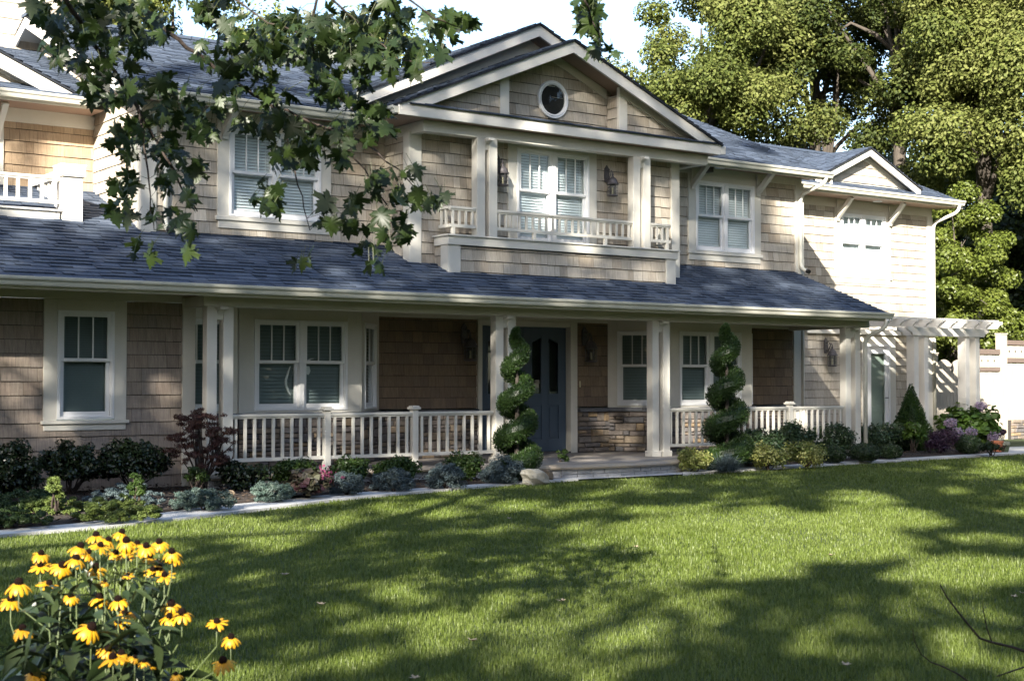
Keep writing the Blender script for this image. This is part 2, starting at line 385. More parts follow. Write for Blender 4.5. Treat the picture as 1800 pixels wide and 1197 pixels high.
YB, BD = 17.95, .70
BAYS = [(8.52, 10.40), (16.27, 18.20)]
for (a, b) in BAYS:
    ledge((a - BD, YM), (a, YB), (-1, -1)); ledge((a, YB), (b, YB), (0, -1)); ledge((b, YB), (b + BD, YM), (1, -1))
for (a, b) in ((11.1, 12.9), (14.9, 15.57), (18.9, 20.02)): ledge((a, YM - .0), (b, YM), (0, -1))

# ---- bay windows
for bi, (a, b) in enumerate(BAYS):
    tr = G(); z0, z1 = .93, 2.42
    wz0, wz1, zm = .965, 2.205, 1.615
    ww = .72; c = (a + b) / 2; ob = None
    for s in (-1, 0):
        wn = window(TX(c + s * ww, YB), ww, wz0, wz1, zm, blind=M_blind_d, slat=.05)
    tr.box(a, c - ww, YB - .03, YB + .12, z0, z1); tr.box(c + ww, b, YB - .03, YB + .12, z0, z1)
    tr.box(c - ww, c + ww, YB - .028, YB + .12, wz1, z1); tr.box(c - ww, c + ww, YB - .035, YB + .12, z0, wz0)
    q = math.sqrt(.5)
    for sgn in (-1, 1):
        L_ = BD * math.sqrt(2); m0 = .16; wl = .66
        if sgn < 0: T = lambda x, y, z, a=a: (a - BD + (x + y) * q, YM + (-x + y) * q, z)
        else: T = lambda x, y, z, b=b: (b + (x - y) * q, YB + (x + y) * q, z)
        T2 = (lambda x, y, z, T=T, m0=m0: T(x + m0, y, z))
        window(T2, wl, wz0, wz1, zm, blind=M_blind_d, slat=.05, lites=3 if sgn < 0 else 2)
        tr.box(.0, m0, -.03, .1, z0, z1, T=T); tr.box(m0 + wl, L_, -.03, .1, z0, z1, T=T)
        tr.box(m0, m0 + wl, -.028, .1, wz1, z1, T=T); tr.box(m0, m0 + wl, -.028, .1, z0, wz0, T=T)
    tr.build('bay_casing', M_trim, H, bevel=.004)

# ---- double front door
g = G(); yd = YM + .02
g.box(12.90, 12.985, YM - .045, YM + .12, .2, 2.33); g.box(14.735, 14.885, YM - .045, YM + .12, .2, 2.33); g.box(12.985, 14.735, YM - .045, YM + .12, 2.245, 2.33)
g.box(14.735, 14.78, YM - .06, YM - .045, .2, 2.29)
fr = g.build('door_frame', M_trim, H, bevel=.004)
g = G(); g.box(12.985, 14.735, YM - .06, YM + .12, .2, .225); g.build('threshold', M_metal, fr)
for di in range(2):
    x0 = 12.99 + di * .87; x1 = x0 + .865; z0, z1 = .23, 2.24; yd = YM + .06
    d = G(); st_ = .15; mid = .13; lw = (x1 - x0 - 2 * st_ - mid) / 2
    d.box(x0, x0 + st_, yd, yd + .045, z0, z1); d.box(x1 - st_, x1, yd, yd + .045, z0, z1); xm = (x0 + x1) / 2
    d.box(xm - mid / 2, xm + mid / 2, yd, yd + .045, z0, z1)
    for k in (0, 1):
        px0 = x0 + st_ if k == 0 else xm + mid / 2; px1 = px0 + lw
        d.box(px0, px1, yd, yd + .045, z0, z0 + .2); d.box(px0, px1, yd, yd + .045, .98, 1.15)
        # arched head above the lite
        n = 10; poly = [(px0, yd, z1), (px0, yd, 1.98)] + [(px0 + (px1 - px0) * i / n, yd, 1.98 + (.10 * (i / n) if k == 0 else .10 * (1 - i / n))) for i in range(1, n)] + [(px1, yd, 1.98 + (.10 if k == 0 else 0)), (px1, yd, z1)]
        d.prism(poly, (0, .045, 0))
        d.box(px0, px1, yd + .02, yd + .04, z0 + .2, .98); d.box(px0 + .035, px1 - .035, yd + .006, yd + .02, z0 + .235, .945)
        for (aa, bb, cc, dd) in ((px0, px0 + .018, 1.15, 1.99), (px1 - .018, px1, 1.15, 1.99), (px0 + .018, px1 - .018, 1.15, 1.168)): d.box(aa, bb, yd - .01, yd, cc, dd)
    do = d.build('door', M_door, H, bevel=.003)
    p = G(); p.box(x0 + st_, x1 - st_, yd + .022, yd + .028, 1.15, 2.08); p.build('pane', M_glass, do)
    p = G(); p.box(x0, x1, yd + .07, yd + .075, z0, z1); p.build('room_backing', M_sheath, do)  # near-black sheet standing in for the dark inside
    if di == 0:
        hd = G(); hx = x1 - .06; hd.tube([(hx, yd - .01, 1.17), (hx, yd - .06, 1.17), (hx - .1, yd - .06, 1.17)], .012); hd.lathe((hx, yd - .02, 1.3), [(.001, -.03), (.028, -.03), (.028, .0), (.001, .0)]); hd.build('handle', M_metal, do)
g = G(); g.box(14.945, 14.965, YM - .032, YM - .012, 1.27, 1.37); g.build('doorbell', M_brass, H, bevel=.003)

# ---- porch deck, nosing, landing and step
def edge_y(x):
    # front edge of the deck with the rounded landing before the door
    t = (x - 10.9) / (15.75 - 10.9)
    if t <= 0 or t >= 1: return 16.58
    return 16.58 - .86 * (math.sin(PI * t) ** .6 if t > .5 else math.sin(PI * t) ** .75)
xs = [7.5] + [7.5 + i * .25 for i in range(1, 13)] + [10.9 + i * (15.75 - 10.9) / 26 for i in range(27)] + [15.75 + i * .43 for i in range(1, 11)]
xs = sorted(set(round(x, 3) for x in xs))
dk = G(); ns = G(); bk = G(); mo = G()
for x0, x1 in zip(xs[:-1], xs[1:]):
    ya, yb = edge_y(x0) + .28, edge_y(x1) + .28
    dk.add([(x0, ya, .198), (x1, yb, .198), (x1, 18.8, .198), (x0, 18.8, .198)], [(0, 1, 2, 3)])
    mo.add([(x0, ya - .22, 0), (x1, yb - .22, 0), (x1, yb - .22, .14), (x0, ya - .22, .14)], [(0, 1, 2, 3)])
prof = [(.29, .196), (.03, .204), (-.012, .19), (-.022, .168), (-.01, .145), (.06, .138)]
for i in range(len(prof) - 1):
    for x0, x1 in zip(xs[:-1], xs[1:]):
        (o0, z0), (o1, z1) = prof[i], prof[i + 1]
        ns.add([(x0, edge_y(x0) + o0, z0), (x1, edge_y(x1) + o0, z0), (x1, edge_y(x1) + o1, z1), (x0, edge_y(x0) + o1, z1)], [(3, 2, 1, 0)])
s_acc = 0; pts = [(x, edge_y(x) + .045) for x in np.linspace(7.5, 20.05, 400)]
for row in range(2):
    acc = R.random() * .2; i = 0
    while i < len(pts) - 2:
        Lb = R.uniform(.2, .25); j = i; dd = 0
        while j < len(pts) - 1 and dd < Lb: dd += math.dist(pts[j], pts[j + 1]); j += 1
        a, b = Vector((*pts[i], 0)), Vector((*pts[j], 0)); d = (b - a).normalized(); a2 = a + d * .006; b2 = b - d * .006
        z0 = .006 + row * .07; n = Vector((d.y, -d.x, 0)); o = R.uniform(0, .006)
        bk.prism([a2 + n * o + Vector((0, 0, z0)), b2 + n * o + Vector((0, 0, z0)), b2 + n * o + Vector((0, 0, z0 + .062)), a2 + n * o + Vector((0, 0, z0 + .062))], -n * .05, R.random()); i = j
po = dk.build('porch_deck', M_flag, H); ns.build('nosing', M_nose, po, smooth=True); bk.build('riser_block', M_block, po, bevel=.004); mo.build('mortar_joint', M_mortar, po)

# ---- beam, fascia, soffit and gutters of the porch
g = G(); g.box(7.526, 20.04, YP, YP + .14, 2.30, 2.455); g.box(7.526, 7.66, YP + .14, YL, 2.302, 2.455); g.box(19.9, 20.038, YP + .14, YM, 2.302, 2.455)
g.build('porch_beam', M_trim, H, bevel=.006)
g = G(); g.box(2.2, 20.03, 16.47, 16.53, 2.405, 2.535); g.build('fascia', M_trim, H, bevel=.004)
for bx_ in ((2.2, 20.02, 16.53, YP + .02, 2.4565, 2.475), (2.2, 7.53, YP + .02, YL + .03, 2.4702, 2.48), (7.5, 20.02, YP + .15, YM + .03, 2.425, 2.44)): G().box(*bx_).build('soffit', M_soffit, H)
def gutter_x(name, x0, x1, yb, zt):
    """K-style gutter along x, back at yb, top lip at zt"""
    prof = [(0, -.004), (0, -.105), (-.072, -.105), (-.082, -.085), (-.09, -.055), (-.112, -.035), (-.118, -.012), (-.118, 0), (-.106, 0), (-.106, -.012), (-.012, -.012), (-.012, -.004)]
    g = G(); g.prism([(x0, yb + y, zt + z) for y, z in prof][::-1], (x1 - x0, 0, 0))
    return g.build(name, M_gutter, H, bevel=.003)
def gutter_y(name, y0, y1, xb, zt, sgn=-1):
    prof = [(0, -.004), (0, -.105), (-.072, -.105), (-.082, -.085), (-.09, -.055), (-.112, -.035), (-.118, -.012), (-.118, 0), (-.106, 0), (-.106, -.012), (-.012, -.012), (-.012, -.004)]
    g = G(); g.prism([(xb - sgn * y, y0, zt + z) for y, z in prof], (0, y1 - y0, 0))
    return g.build(name, M_gutter, H, bevel=.003)
gutter_x('gutter', 2.2, 20.10, 16.469, 2.545)

# ---- roof planes with real shingle courses
def roof_plane(name, org, ud, vd, poly, parent=H, slab=.03, course=.142, wr=(.09, .30)):
    ud, vd = Vector(ud).normalized(), Vector(vd).normalized(); nd = ud.cross(vd).normalized(); org = Vector(org)
    g = G(); shingles(g, org, ud, vd, nd, poly, course, wr, .016, gap=.003, v0=0.0, jit=.004, crack=.016, tone_of=lambda u, v: R.uniform(.15, 1))
    g.prism([org + ud * p[0] + vd * p[1] - nd * .0045 for p in poly][::-1], -nd * slab, 0.0)
    return g.build(name, M_roof, parent)
SL = .39
porch_len = math.hypot(18.72 - 16.43, SL * (18.72 - 16.43))
roof_plane('porch_roof', (0, 16.43, 2.535), (1, 0, 0), (0, 1, SL), [(2.2, 0), (20.07, 0), (20.07, porch_len), (2.2, porch_len)])
wl = math.hypot(20.5 - 18.72, SL * (20.5 - 18.72))
roof_plane('porch_roof', (0, 18.72, 2.535 + SL * (18.72 - 16.43)), (1, 0, 0), (0, 1, SL), [(2.2, 0), (7.42, 0), (7.42, wl), (2.2, wl)])
g = G(); g.prism([(20.05, 16.5, 2.40), (20.05, 18.66, 2.40 + SL * 2.16 - .02), (20.05, 18.66, 2.53 + SL * 2.16), (20.05, 16.5, 2.53)], (.03, 0, 0)); g.build('rake_board', M_trim, H)

# ---- porch columns in pairs, with corbels
PAIRS = [(7.575, 7.798), (11.996, 12.214), (14.969, 15.197), (19.412, 19.66)]
for (a, b) in PAIRS:
    for x in (a, b):
        g = G(); g.box(x, x + .136, YP - .002, YP + .136, .2, 2.3); g.box(x - .022, x + .158, YP - .024, YP + .158, .2, .29)
        g.build('column', M_trim, H, bevel=.006)
    g = G(); x0 = a + .136; x1 = b; n = 8
    poly = [(x0, YP + .12, 2.30), (x0, YP - .10, 2.30), (x0, YP - .10, 2.265)] + [(x0, YP - .10 + .13 * math.sin(PI / 2 * i / n), 2.265 - .13 * (1 - math.cos(PI / 2 * i / n))) for i in range(1, n + 1)] + [(x0, YP + .12, 2.11)]
    g.prism(poly, (x1 - x0, 0, 0)); g.box(x0 - .012, x1 + .012, YP - .115, YP + .02, 2.262, 2.297)
    g.build('corbel', M_trim2, H, bevel=.003)

def railing(x0, x1, y, zt, zb, newels=(), pitch=.138, pk=.036, parent=H, m=M_trim, feet=None, drop=None):
    g = G(); g.box(x0, x1, y - .035, y + .035, zt - .035, zt); g.box(x0, x1, y - .02, y + .02, zt - .06, zt - .035); g.box(x0, x1, y - .024, y + .024, zb - .045, zb)
    segs = []; c = x0
    for q in list(newels) + [None]:
        e = (q - .05) if q is not None else x1; segs.append((c, e)); c = (q + .05) if q is not None else None
    for (a, b) in segs:
        n = max(1, round((b - a) / pitch))
        for i in range(n):
            x = a + (b - a) * (i + .5) / n; g.box(x - pk / 2, x + pk / 2, y - pk / 2, y + pk / 2, zb, zt - .06)
    if feet:
        for x in feet: g.box(x - .025, x + .025, y - .025, y + .025, drop, zb - .045)
    o = g.build('railing', m, parent, bevel=.003)
    for q in newels:
        n = G(); n.box(q - .045, q + .045, y - .045, y + .045, .2, zt + .035); n.box(q - .07, q + .07, y - .07, y + .07, zt + .035, zt + .065); n.box(q - .055, q + .055, y - .055, y + .055, zt + .065, zt + .085)
        n.build('newel_post', m, o, bevel=.006)
    return o
yr = YP + .07
railing(7.935, 11.99, yr, .945, .385, newels=(atY(574, 730, yr)[0], atY(728, 730, yr)[0]))
railing(15.34, 19.41, yr, .945, .385, newels=(atY(1388, 720, yr)[0],))

# ---- second floor: main wall
UPW = [(8.66, 10.10), (17.51, 18.95)]
for (wa_, wb_), (a, b) in zip(((7.42, 11.2), (16.4, 20.2)), UPW): wallX('shingle_wall', wa_, wb_, 3.30, 5.0, Y2, M_cedar, [(a - .1, b + .1, 3.6, 5.0)], v0=.03)
for (a, b) in UPW:
    ww = (b - a) / 2; tr = G()
    for s in (0, 1): wn = window(TX(a + s * ww, Y2), ww, 3.66, 4.89, 4.27)
    tr.box(a - .17, a, Y2 - .032, Y2 + .03, 3.655, 5.0); tr.box(b, b + .17, Y2 - .032, Y2 + .03, 3.655, 5.0); tr.box(a, b, Y2 - .03, Y2 + .03, 4.89, 5.0)
    tr.box(a - .2, b + .2, Y2 - .055, Y2 + .03, 3.60, 3.655); tr.box(a - .16, b + .16, Y2 - .03, Y2 + .03, 3.49, 3.60)
    tr.build('casing', M_trim, wn, bevel=.004)
for bx_ in ((7.42, 11.25, Y2 - .033, Y2 + .02, 5.001, 5.13), (16.38, 20.2, Y2 - .033, Y2 + .02, 5.001, 5.13)): G().box(*bx_).build('frieze', M_trim, H, bevel=.004)
for bx_ in ((7.40, 7.60, Y2 - .036, Y2 + .02, 3.3, 5.0), (7.385, 7.42, Y2 - .032, Y2 + .16, 3.3, 5.08), (20.03, 20.22, Y2 - .036, Y2 + .02, 3.3, 5.0), (20.22, 20.25, Y2 - .032, Y2 + .15, .2, 5.05)): G().box(*bx_).build('corner_board', M_trim, H, bevel=.004)
# body of the main block behind its skins
g = G(); g.box(7.5, 20.2, 19.05, 26.5, .0, 5.05); g.build('core_wall', M_trim, H)
# main eave: fascia, soffit, gutter
EZ = 5.20
for (a, b) in ((7.12, 10.62), (16.95, 20.42)):
    g = G(); g.box(a, b, 18.10, 18.14, EZ - .13, EZ - .01); g.build('fascia', M_trim, H)
    g = G(); g.box(a, b, 18.14, Y2 + .02, EZ - .07, EZ - .055); g.build('soffit', M_soffit, H)
gutter_x('gutter', 7.12, 10.62, 18.099, EZ); gutter_x('gutter', 16.95, 20.44, 18.099, EZ)
MS = .42; ridgeY = 22.4; ml = math.hypot(ridgeY - 18.04, MS * (ridgeY - 18.04))
roof_plane('main_roof', (0, 18.04, EZ - .015), (1, 0, 0), (0, 1, MS), [(7.02, 0), (20.47, 0), (20.47, ml), (7.02, ml)])
roof_plane('main_roof', (0, 2 * ridgeY - 18.04, EZ - .015), (-1, 0, 0), (0, -1, MS), [(-20.47, 0), (-7.02, 0), (-7.02, ml), (-20.47, ml)])
g = G(); rz = EZ - .015 + MS * (ridgeY - 18.04)
for i in range(45): g.box(7.0 + i * .3, 7.0 + i * .3 + .31, ridgeY - .13, ridgeY + .13, rz - .03, rz + .018 + .004 * (i % 2), R.random())
g.build('ridge_cap', M_roof, H)
for X, t in ((7.02, .03), (20.44, .03)):
    g = G(); g.prism([(X, 18.06, EZ - .20), (X, ridgeY, rz - .20), (X, ridgeY, rz - .02), (X, 18.06, EZ - .025)], (t, 0, 0)); g.build('rake_board', M_trim2, H)
    g = G(); g.prism([(X, ridgeY, rz - .20), (X, 2 * ridgeY - 18.06, EZ - .2), (X, 2 * ridgeY - 18.06, EZ - .03), (X, ridgeY, rz - .02)], (t, 0, 0)); g.build('rake_board', M_trim2, H)
g = G(); g.prism([(7.05, ridgeY, rz - .09), (7.05, 26.6, EZ - .08), (7.05, 26.6, EZ - .06), (7.05, ridgeY, rz - .07)], (.38, 0, 0)); g.build('soffit', M_trim, H)
g = G(); g.prism([(7.05, 18.1, EZ - .08), (7.05, ridgeY, rz - .09), (7.05, ridgeY, rz - .07), (7.05, 18.1, EZ - .06)], (.38, 0, 0)); g.build('soffit', M_soffit, H)

# left end wall of the main block (faces -x) rising to the rake
wallY('shingle_wall', 7.42, 18.6, 25, [(-22.9, 3.3), (-18.74, 3.3), (-18.74, 5.28), (-22.4, 6.82), (-22.9, 6.6)], M_cedar)
g = G(); g.bar((7.40, 18.7, 5.17), (7.40, 22.4, 6.725), .03, .14, (0, -.4, 1)); g.build('frieze', M_trim2, H)

# ---- front bay of the second floor with the balcony and gable
BX0, BX1 = 11.2, 16.4
wallX('shingle_wall', BX0, BX1, 3.0, 4.99, YBAY, M_cedar, [(12.98, 14.62, 3.4, 4.99)], v0=.03)
ww = .71; tr = G()
for s in (0, 1): wn = window(TX(13.09 + s * ww, YBAY), ww, 3.50, 4.94, 4.285)
tr.box(12.93, 13.09, YBAY - .032, YBAY + .03, 3.4, 4.99); tr.box(14.51, 14.67, YBAY - .032, YBAY + .03, 3.4, 4.99); tr.box(13.09, 14.51, YBAY - .03, YBAY + .03, 4.94, 4.99); tr.box(13.09, 14.51, YBAY - .03, YBAY + .03, 3.4, 3.5)
tr.build('casing', M_trim, wn, bevel=.004)
for bx_ in ((11.165, 11.36, YBAY - .036, YBAY + .02, 3.0, 5.0), (11.15, 11.2, YBAY - .031, YBAY + .14, 3.0, 5.0), (16.27, 16.45, YBAY - .036, YBAY + .02, 3.0, 5.0), (11.2, 16.4, YBAY - .036, YBAY + .02, 4.99, 5.06)): G().box(*bx_).build('corner_board', M_trim, H, bevel=.004)
wallY('shingle_wall', 11.2, 17.9, 18.6, [(-18.6, 3.0), (-18.0, 3.0), (-18.0, 5.0), (-18.6, 5.0)], M_cedar)
g = G(); g.box(16.38, 16.44, YBAY, Y2, 3.0, 5.0); g.build('side_wall', M_trim, H)
# balcony box
wallX('shingle_wall', 11.78, 15.84, 2.9, 3.33, YBOX, M_cedar, v0=.0 + .168 * 17.6)
wallY('shingle_wall', 11.62, 17.5, 17.9, [(-17.9, 2.9), (-17.66, 2.9), (-17.66, 3.36), (-17.9, 3.36)], M_cedar)
g = G()
for (a, b) in ((11.60, 11.80), (15.82, 16.02)): g.box(a, b, YBOX - .035, YBOX + .02, 2.85, 3.345)
g.box(11.585, 11.63, YBOX - .031, YBOX + .17, 2.85, 3.345); g.box(15.99, 16.025, YBOX - .031, YBAY, 2.85, 3.345)
g.build('corner_board', M_trim, H, bevel=.004)
g = G(); g.box(11.57, 16.05, YBOX - .06, YBAY - .04, 3.345, 3.47); g.box(11.54, 16.08, YBOX - .085, YBAY - .04, 3.47, 3.495); g.build('balcony_ledge', M_trim, H, bevel=.005)
for (a, b) in ((12.115, 12.337), (15.15, 15.367)):
    for x in (a, b):
        g = G(); g.box(x, x + .146, YBOX + .0, YBOX + .146, 3.495, 4.955); g.build('balcony_column', M_trim, H, bevel=.006)
    g = G(); x0 = a + .146; x1 = b; n = 8; yy = YBOX
    poly = [(x0, yy + .12, 4.955), (x0, yy - .10, 4.955), (x0, yy - .10, 4.92)] + [(x0, yy - .10 + .13 * math.sin(PI / 2 * i / n), 4.92 - .13 * (1 - math.cos(PI / 2 * i / n))) for i in range(1, n + 1)] + [(x0, yy + .12, 4.76)]
    g.prism(poly, (x1 - x0, 0, 0)); g.box(x0 - .01, x1 + .01, yy - .115, yy + .02, 4.915, 4.952); g.build('corbel', M_trim2, H, bevel=.003)
yb = YBOX + .05
rl = railing(12.483, 15.15, yb, 3.915, 3.655, pitch=.128, pk=.034, feet=(13.2, 14.6), drop=3.495)
railing(11.66, 12.115, yb, 3.915, 3.655, pitch=.115, pk=.034, feet=(11.72,), drop=3.495)
railing(15.513, 15.97, yb, 3.915, 3.655, pitch=.115, pk=.034, feet=(15.9,), drop=3.495)
for X in (11.68, 15.95):
    g = G(); g.box(X - .035, X + .035, yb + .036, YBAY - .03, 3.88, 3.915); g.box(X - .024, X + .024, yb + .036, YBAY - .03, 3.61, 3.655)
    for k in range(2): yk = yb + .12 + k * .12; g.box(X - .017, X + .017, yk - .017, yk + .017, 3.655, 3.88)
    g.build('railing', M_trim, H, bevel=.003)
# beam over the columns, gable boards
g = G(); g.box(11.18, 16.78, YBOX - .002, YBOX + .15, 4.955, 5.115); g.box(11.18, 11.32, YBOX + .15, YBAY + .7, 4.957, 5.115); g.box(16.64, 16.78, YBOX + .15, YBAY + .7, 4.957, 5.115)
g.build('balcony_beam', M_trim, H, bevel=.005)
g = G(); g.box(10.655, 16.88, YG + .003, YG + .048, 5.113, 5.282); g.build('fascia', M_trim2, H, bevel=.004)
g = G(); g.box(10.7, 16.9, YG + .045, Y2 - .05, 5.12, 5.135); g.build('soffit', M_soffit, H)
g = G(); g.box(11.33, 16.63, YBOX + .15, YBAY, 5.05, 5.06); g.build('porch_ceiling', M_trim, H)
GX, GZ, GS = 13.78, 6.575, .421
def gable(xc, apex, slope, half, y0, y1, parent, board=.17, bt=.045, mname='gable_roof', foot=0.0):
    zb = apex - slope * half
    # rake boards
    for s in (-1, 1):
        g = G(); lift = .012
        a = (xc, y0, apex); e = (xc + s * half, y0, zb)
        hb = half - lift; ring = [(xc, y0, apex), (xc, y0, apex - board * 1.05), (xc + s * (hb - foot), y0, apex - slope * (hb - foot) - board * 1.05), (xc + s * hb, y0, apex - slope * hb - board * (1.05 if foot == 0 else .55)), (xc + s * hb, y0, apex - slope * hb)]
        if s < 0: ring = ring[::-1]
        g.prism(ring, (0, bt, 0)); g.build('rake_board', M_trim2, parent, bevel=.003)
    L_ = math.hypot(half + .03, slope * (half + .03))
    for s in (-1, 1):
        # origin at the eave end, u along +-y, v up the slope
        eave = Vector((xc + s * (half + .03), 0, apex - slope * (half + .03) + .028))
        if s < 0: roof_plane(mname, eave, (0, -1, 0), (1, 0, slope), [(-y1, 0), (-(y0 - .035), 0), (-(y0 - .035), L_), (-y1, L_)], parent, slab=.026)
        else: roof_plane(mname, eave, (0, 1, 0), (-1, 0, slope), [(y0 - .035, 0), (y1, 0), (y1, L_), (y0 - .035, L_)], parent, slab=.026)
gable(GX, GZ, GS, 3.11, YG, 18.62, H, foot=.2)
gable(13.79, 7.0, .452, 3.62, 18.18, 22.5, H)
# back-gable wall band and soffits under the rakes
g = G(); g.prism([(10.3, 18.5, 5.2), (17.28, 18.5, 5.2), (13.79, 18.5, 6.9)], (0, .1, 0)); g.build('gable_wall', M_trim, H)
for s in (-1, 1):
    g = G(); g.prism([(13.79, 18.22, 6.86), (13.79 + s * 3.6, 18.22, 6.86 - .452 * 3.6), (13.79 + s * 3.6, 18.22, 6.84 - .452 * 3.6), (13.79, 18.22, 6.84)], (0, .3, 0)); g.build('soffit', M_soffit, H)
    g = G(); g.prism([(GX, YG + .046, GZ - .06), (GX + s * 3.05, YG + .046, GZ - .06 - GS * 3.05), (GX + s * 3.05, YG + .046, GZ - .075 - GS * 3.05), (GX, YG + .046, GZ - .075)], (0, 1.1, 0)); g.build('soffit', M_soffit, H)
# gable shingles: centre niche and the two side panels that stand forward
nx0, nx1 = atY(894, 175, YBOX + .05)[0], atY(1087, 200, YBOX + .05)[0]
zin = lambda x: GZ - .085 - GS * abs(x - GX)
g = G(); shingles(g, (0, YBAY, 0), (1, 0, 0), (0, 0, 1), (0, -1, 0), [(nx0 - .1, 5.28), (nx1 + .1, 5.28), (nx1 + .1, zin(nx1 + .1)), (GX, zin(GX)), (nx0 - .1, zin(nx0 - .1))], CRS, (.10, .30), .019, v0=5.28, jit=.003, crack=.010)
gw = g.build('gable_wall', M_cedar, H); s = G(); s.prism([(nx0 - .1, YBAY + .006, 5.2), (nx1 + .1, YBAY + .006, 5.2), (nx1 + .1, YBAY + .006, zin(nx1)), (GX, YBAY + .006, zin(GX)), (nx0 - .1, YBAY + .006, zin(nx0))], (0, .05, 0)); s.build('sheathing', M_sheath, gw)
YS = YBOX + .06
for (a, b, sg) in ((11.0, nx0 - .16, -1), (nx1 + .16, 16.6, 1)):
    poly = [(a, 5.28), (b, 5.28), (b, max(5.281, zin(b) - .02)), (a, max(5.281, zin(a) - .02))]
    g = G(); shingles(g, (0, YS, 0), (1, 0, 0), (0, 0, 1), (0, -1, 0), poly, CRS, (.10, .30), .019, v0=5.28, jit=.003, crack=.010)
    o = g.build('gable_wall', M_cedar, H); s = G(); s.prism([(p[0], YS + .006, p[1]) for p in poly], (0, .05, 0)); s.build('sheathing', M_sheath, o)
g = G()
g.prism([(nx0 - .17, YS - .03, 5.25), (nx0, YS - .03, 5.25), (nx0, YS - .03, zin(nx0) - .10), (nx0 - .17, YS - .03, zin(nx0 - .17) - .10)], (0, .06, 0))
g.prism([(nx1, YS - .03, 5.25), (nx1 + .17, YS - .03, 5.25), (nx1 + .17, YS - .03, zin(nx1 + .17) - .10), (nx1, YS - .03, zin(nx1) - .10)], (0, .06, 0))
for s in (-1, 1):
    xa = nx0 if s < 0 else nx1; xe = GX + s * 2.95
    r = [(xa, YS - .04, zin(xa) + .01), (xe, YS - .04, zin(xe) + .01), (xe, YS - .04, zin(xe) - .10), (xa, YS - .04, zin(xa) - .11)]
    g.prism(r if s > 0 else r[::-1], (0, .07, 0))
    r = [(GX, YBAY - .03, zin(GX) + .02), (xa, YBAY - .03, zin(xa) + .02), (xa, YBAY - .03, zin(xa) - .13), (GX, YBAY - .03, zin(GX) - .13)]
    g.prism(r if s > 0 else r[::-1], (0, .03, 0))
g.box(nx1 + .02, nx1 + .045, YS + .03, YBAY - .034, 5.28, zin(nx1) - .11)
g.build('gable_trim', M_trim, H, bevel=.003)
wallY('shingle_wall', nx1 + .015, YS, YBAY, [(-YBAY + .04, 5.28), (-YS - .03, 5.28), (-YS - .03, zin(nx1) - .13), (-YBAY + .04, zin(nx1) - .13)], M_cedar)
# pent roof strip on the gable fascia
roof_plane('pent_roof', (0, YG - .03, 5.285), (1, 0, 0), (0, 1, .2), [(10.82, 0), (16.86, 0), (16.86, .62), (10.82, .62)], slab=.012, course=.11)
# round window
cx, cz = GX + .005, atY(969, 176, YBAY)[2]
rg = G(); k = 48
prof = [(.232, -.01), (.232, -.035), (.26, -.05), (.268, -.04), (.292, -.045), (.30, -.03), (.30, 0)]
vs = [(cx + r * math.cos(2 * PI * j / k), YBAY - .01 + y, cz + r * math.sin(2 * PI * j / k)) for r, y in prof for j in range(k)]
rg.add(vs, [(i * k + j, (i + 1) * k + j, (i + 1) * k + (j + 1) % k, i * k + (j + 1) % k) for i in range(len(prof) - 1) for j in range(k)])
rw = rg.build('round_window', M_vinyl, H, smooth=False)
p = G(); p.add([(cx + .234 * math.cos(2 * PI * j / k), YBAY - .026, cz + .234 * math.sin(2 * PI * j / k)) for j in range(k)], [list(range(k))]); p.build('pane', M_glass, rw)
p = G(); p.add([(cx + .236 * math.cos(2 * PI * j / k), YBAY - .018, cz + .236 * math.sin(2 * PI * j / k)) for j in range(k)], [list(range(k))]); p.build('room_backing', M_sheath, rw)  # black disc in place of the gloom behind the glass
# side gutters of the gable
gutter_y('gutter', YG + .02, 18.0, 10.67, 5.235)
g = G(); g.box(16.885, 17.0, YG + .006, YG + .05, 5.13, 5.26); g.build('gutter_return', M_trim2, H)
# ---- eave brackets
def bracket(x, Y, ztop, drop=.36, run=.42, w=.085):
    g = G(); g.bar((x, Y - .01, ztop - drop), (x, Y - run, ztop - .01), w, .085, (0, 1, 1)); g.box(x - w / 2, x + w / 2, Y - .06, Y - .03, ztop - drop - .05, ztop - .01)
    return g.build('bracket', M_trim, H, bevel=.005)
for x in (17.42, 19.03, 8.58, 10.18): bracket(x, Y2 - .02, 5.13)
for x in (atY(1471, 370, YW - .03)[0], atY(1563, 380, YW - .03)[0]): bracket(x, YW - .02, 5.185, .42)
bracket(6.02, YW - .02, 5.185, .42)

# ---- right wing
DX0, DX1 = 24.19, 24.92
WW = [(23.37, 24.80)]
wa, wb = atY(1476, 380, YW)[0], atY(1554, 380, YW)[0]
holes = [(wa - .1, wb + .1, 3.55, 5.0), (DX0 - .12, DX1 + .12, 0, 2.2)]
wallX('shingle_wall', 20.2, 26.38, 0.0, 5.0, YW, M_cedar, holes, v0=.02)
ww = (wb - wa) / 2; tr = G()
for s in (0, 1): wn = window(TX(wa + s * ww, YW), ww, 3.64, 4.9, 4.27)
tr.box(wa - .17, wa, YW - .032, YW + .03, 3.6, 5.0); tr.box(wb, wb + .17, YW - .032, YW + .03, 3.6, 5.0); tr.box(wa, wb, YW - .03, YW + .03, 4.9, 5.0); tr.box(wa - .2, wb + .2, YW - .05, YW + .03, 3.545, 3.6); tr.box(wa - .16, wb + .16, YW - .03, YW + .03, 3.44, 3.545); tr.box(wa, wb, YW - .03, YW + .03, 3.6, 3.64)
tr.build('casing', M_trim, wn, bevel=.004)
g = G(); g.box(20.2, 26.38, YW - .033, YW + .02, 5.001, 5.186); g.build('frieze', M_trim, H)
for bx_ in ((26.22, 26.40, YW - .036, YW + .02, 0, 5.0), (26.38, 26.41, YW - .031, YW + .15, 0, 5.0), (21.98, 22.2, YW - .036, YW + .02, 0, 2.3)): G().box(*bx_).build('corner_board', M_trim, H, bevel=.004)
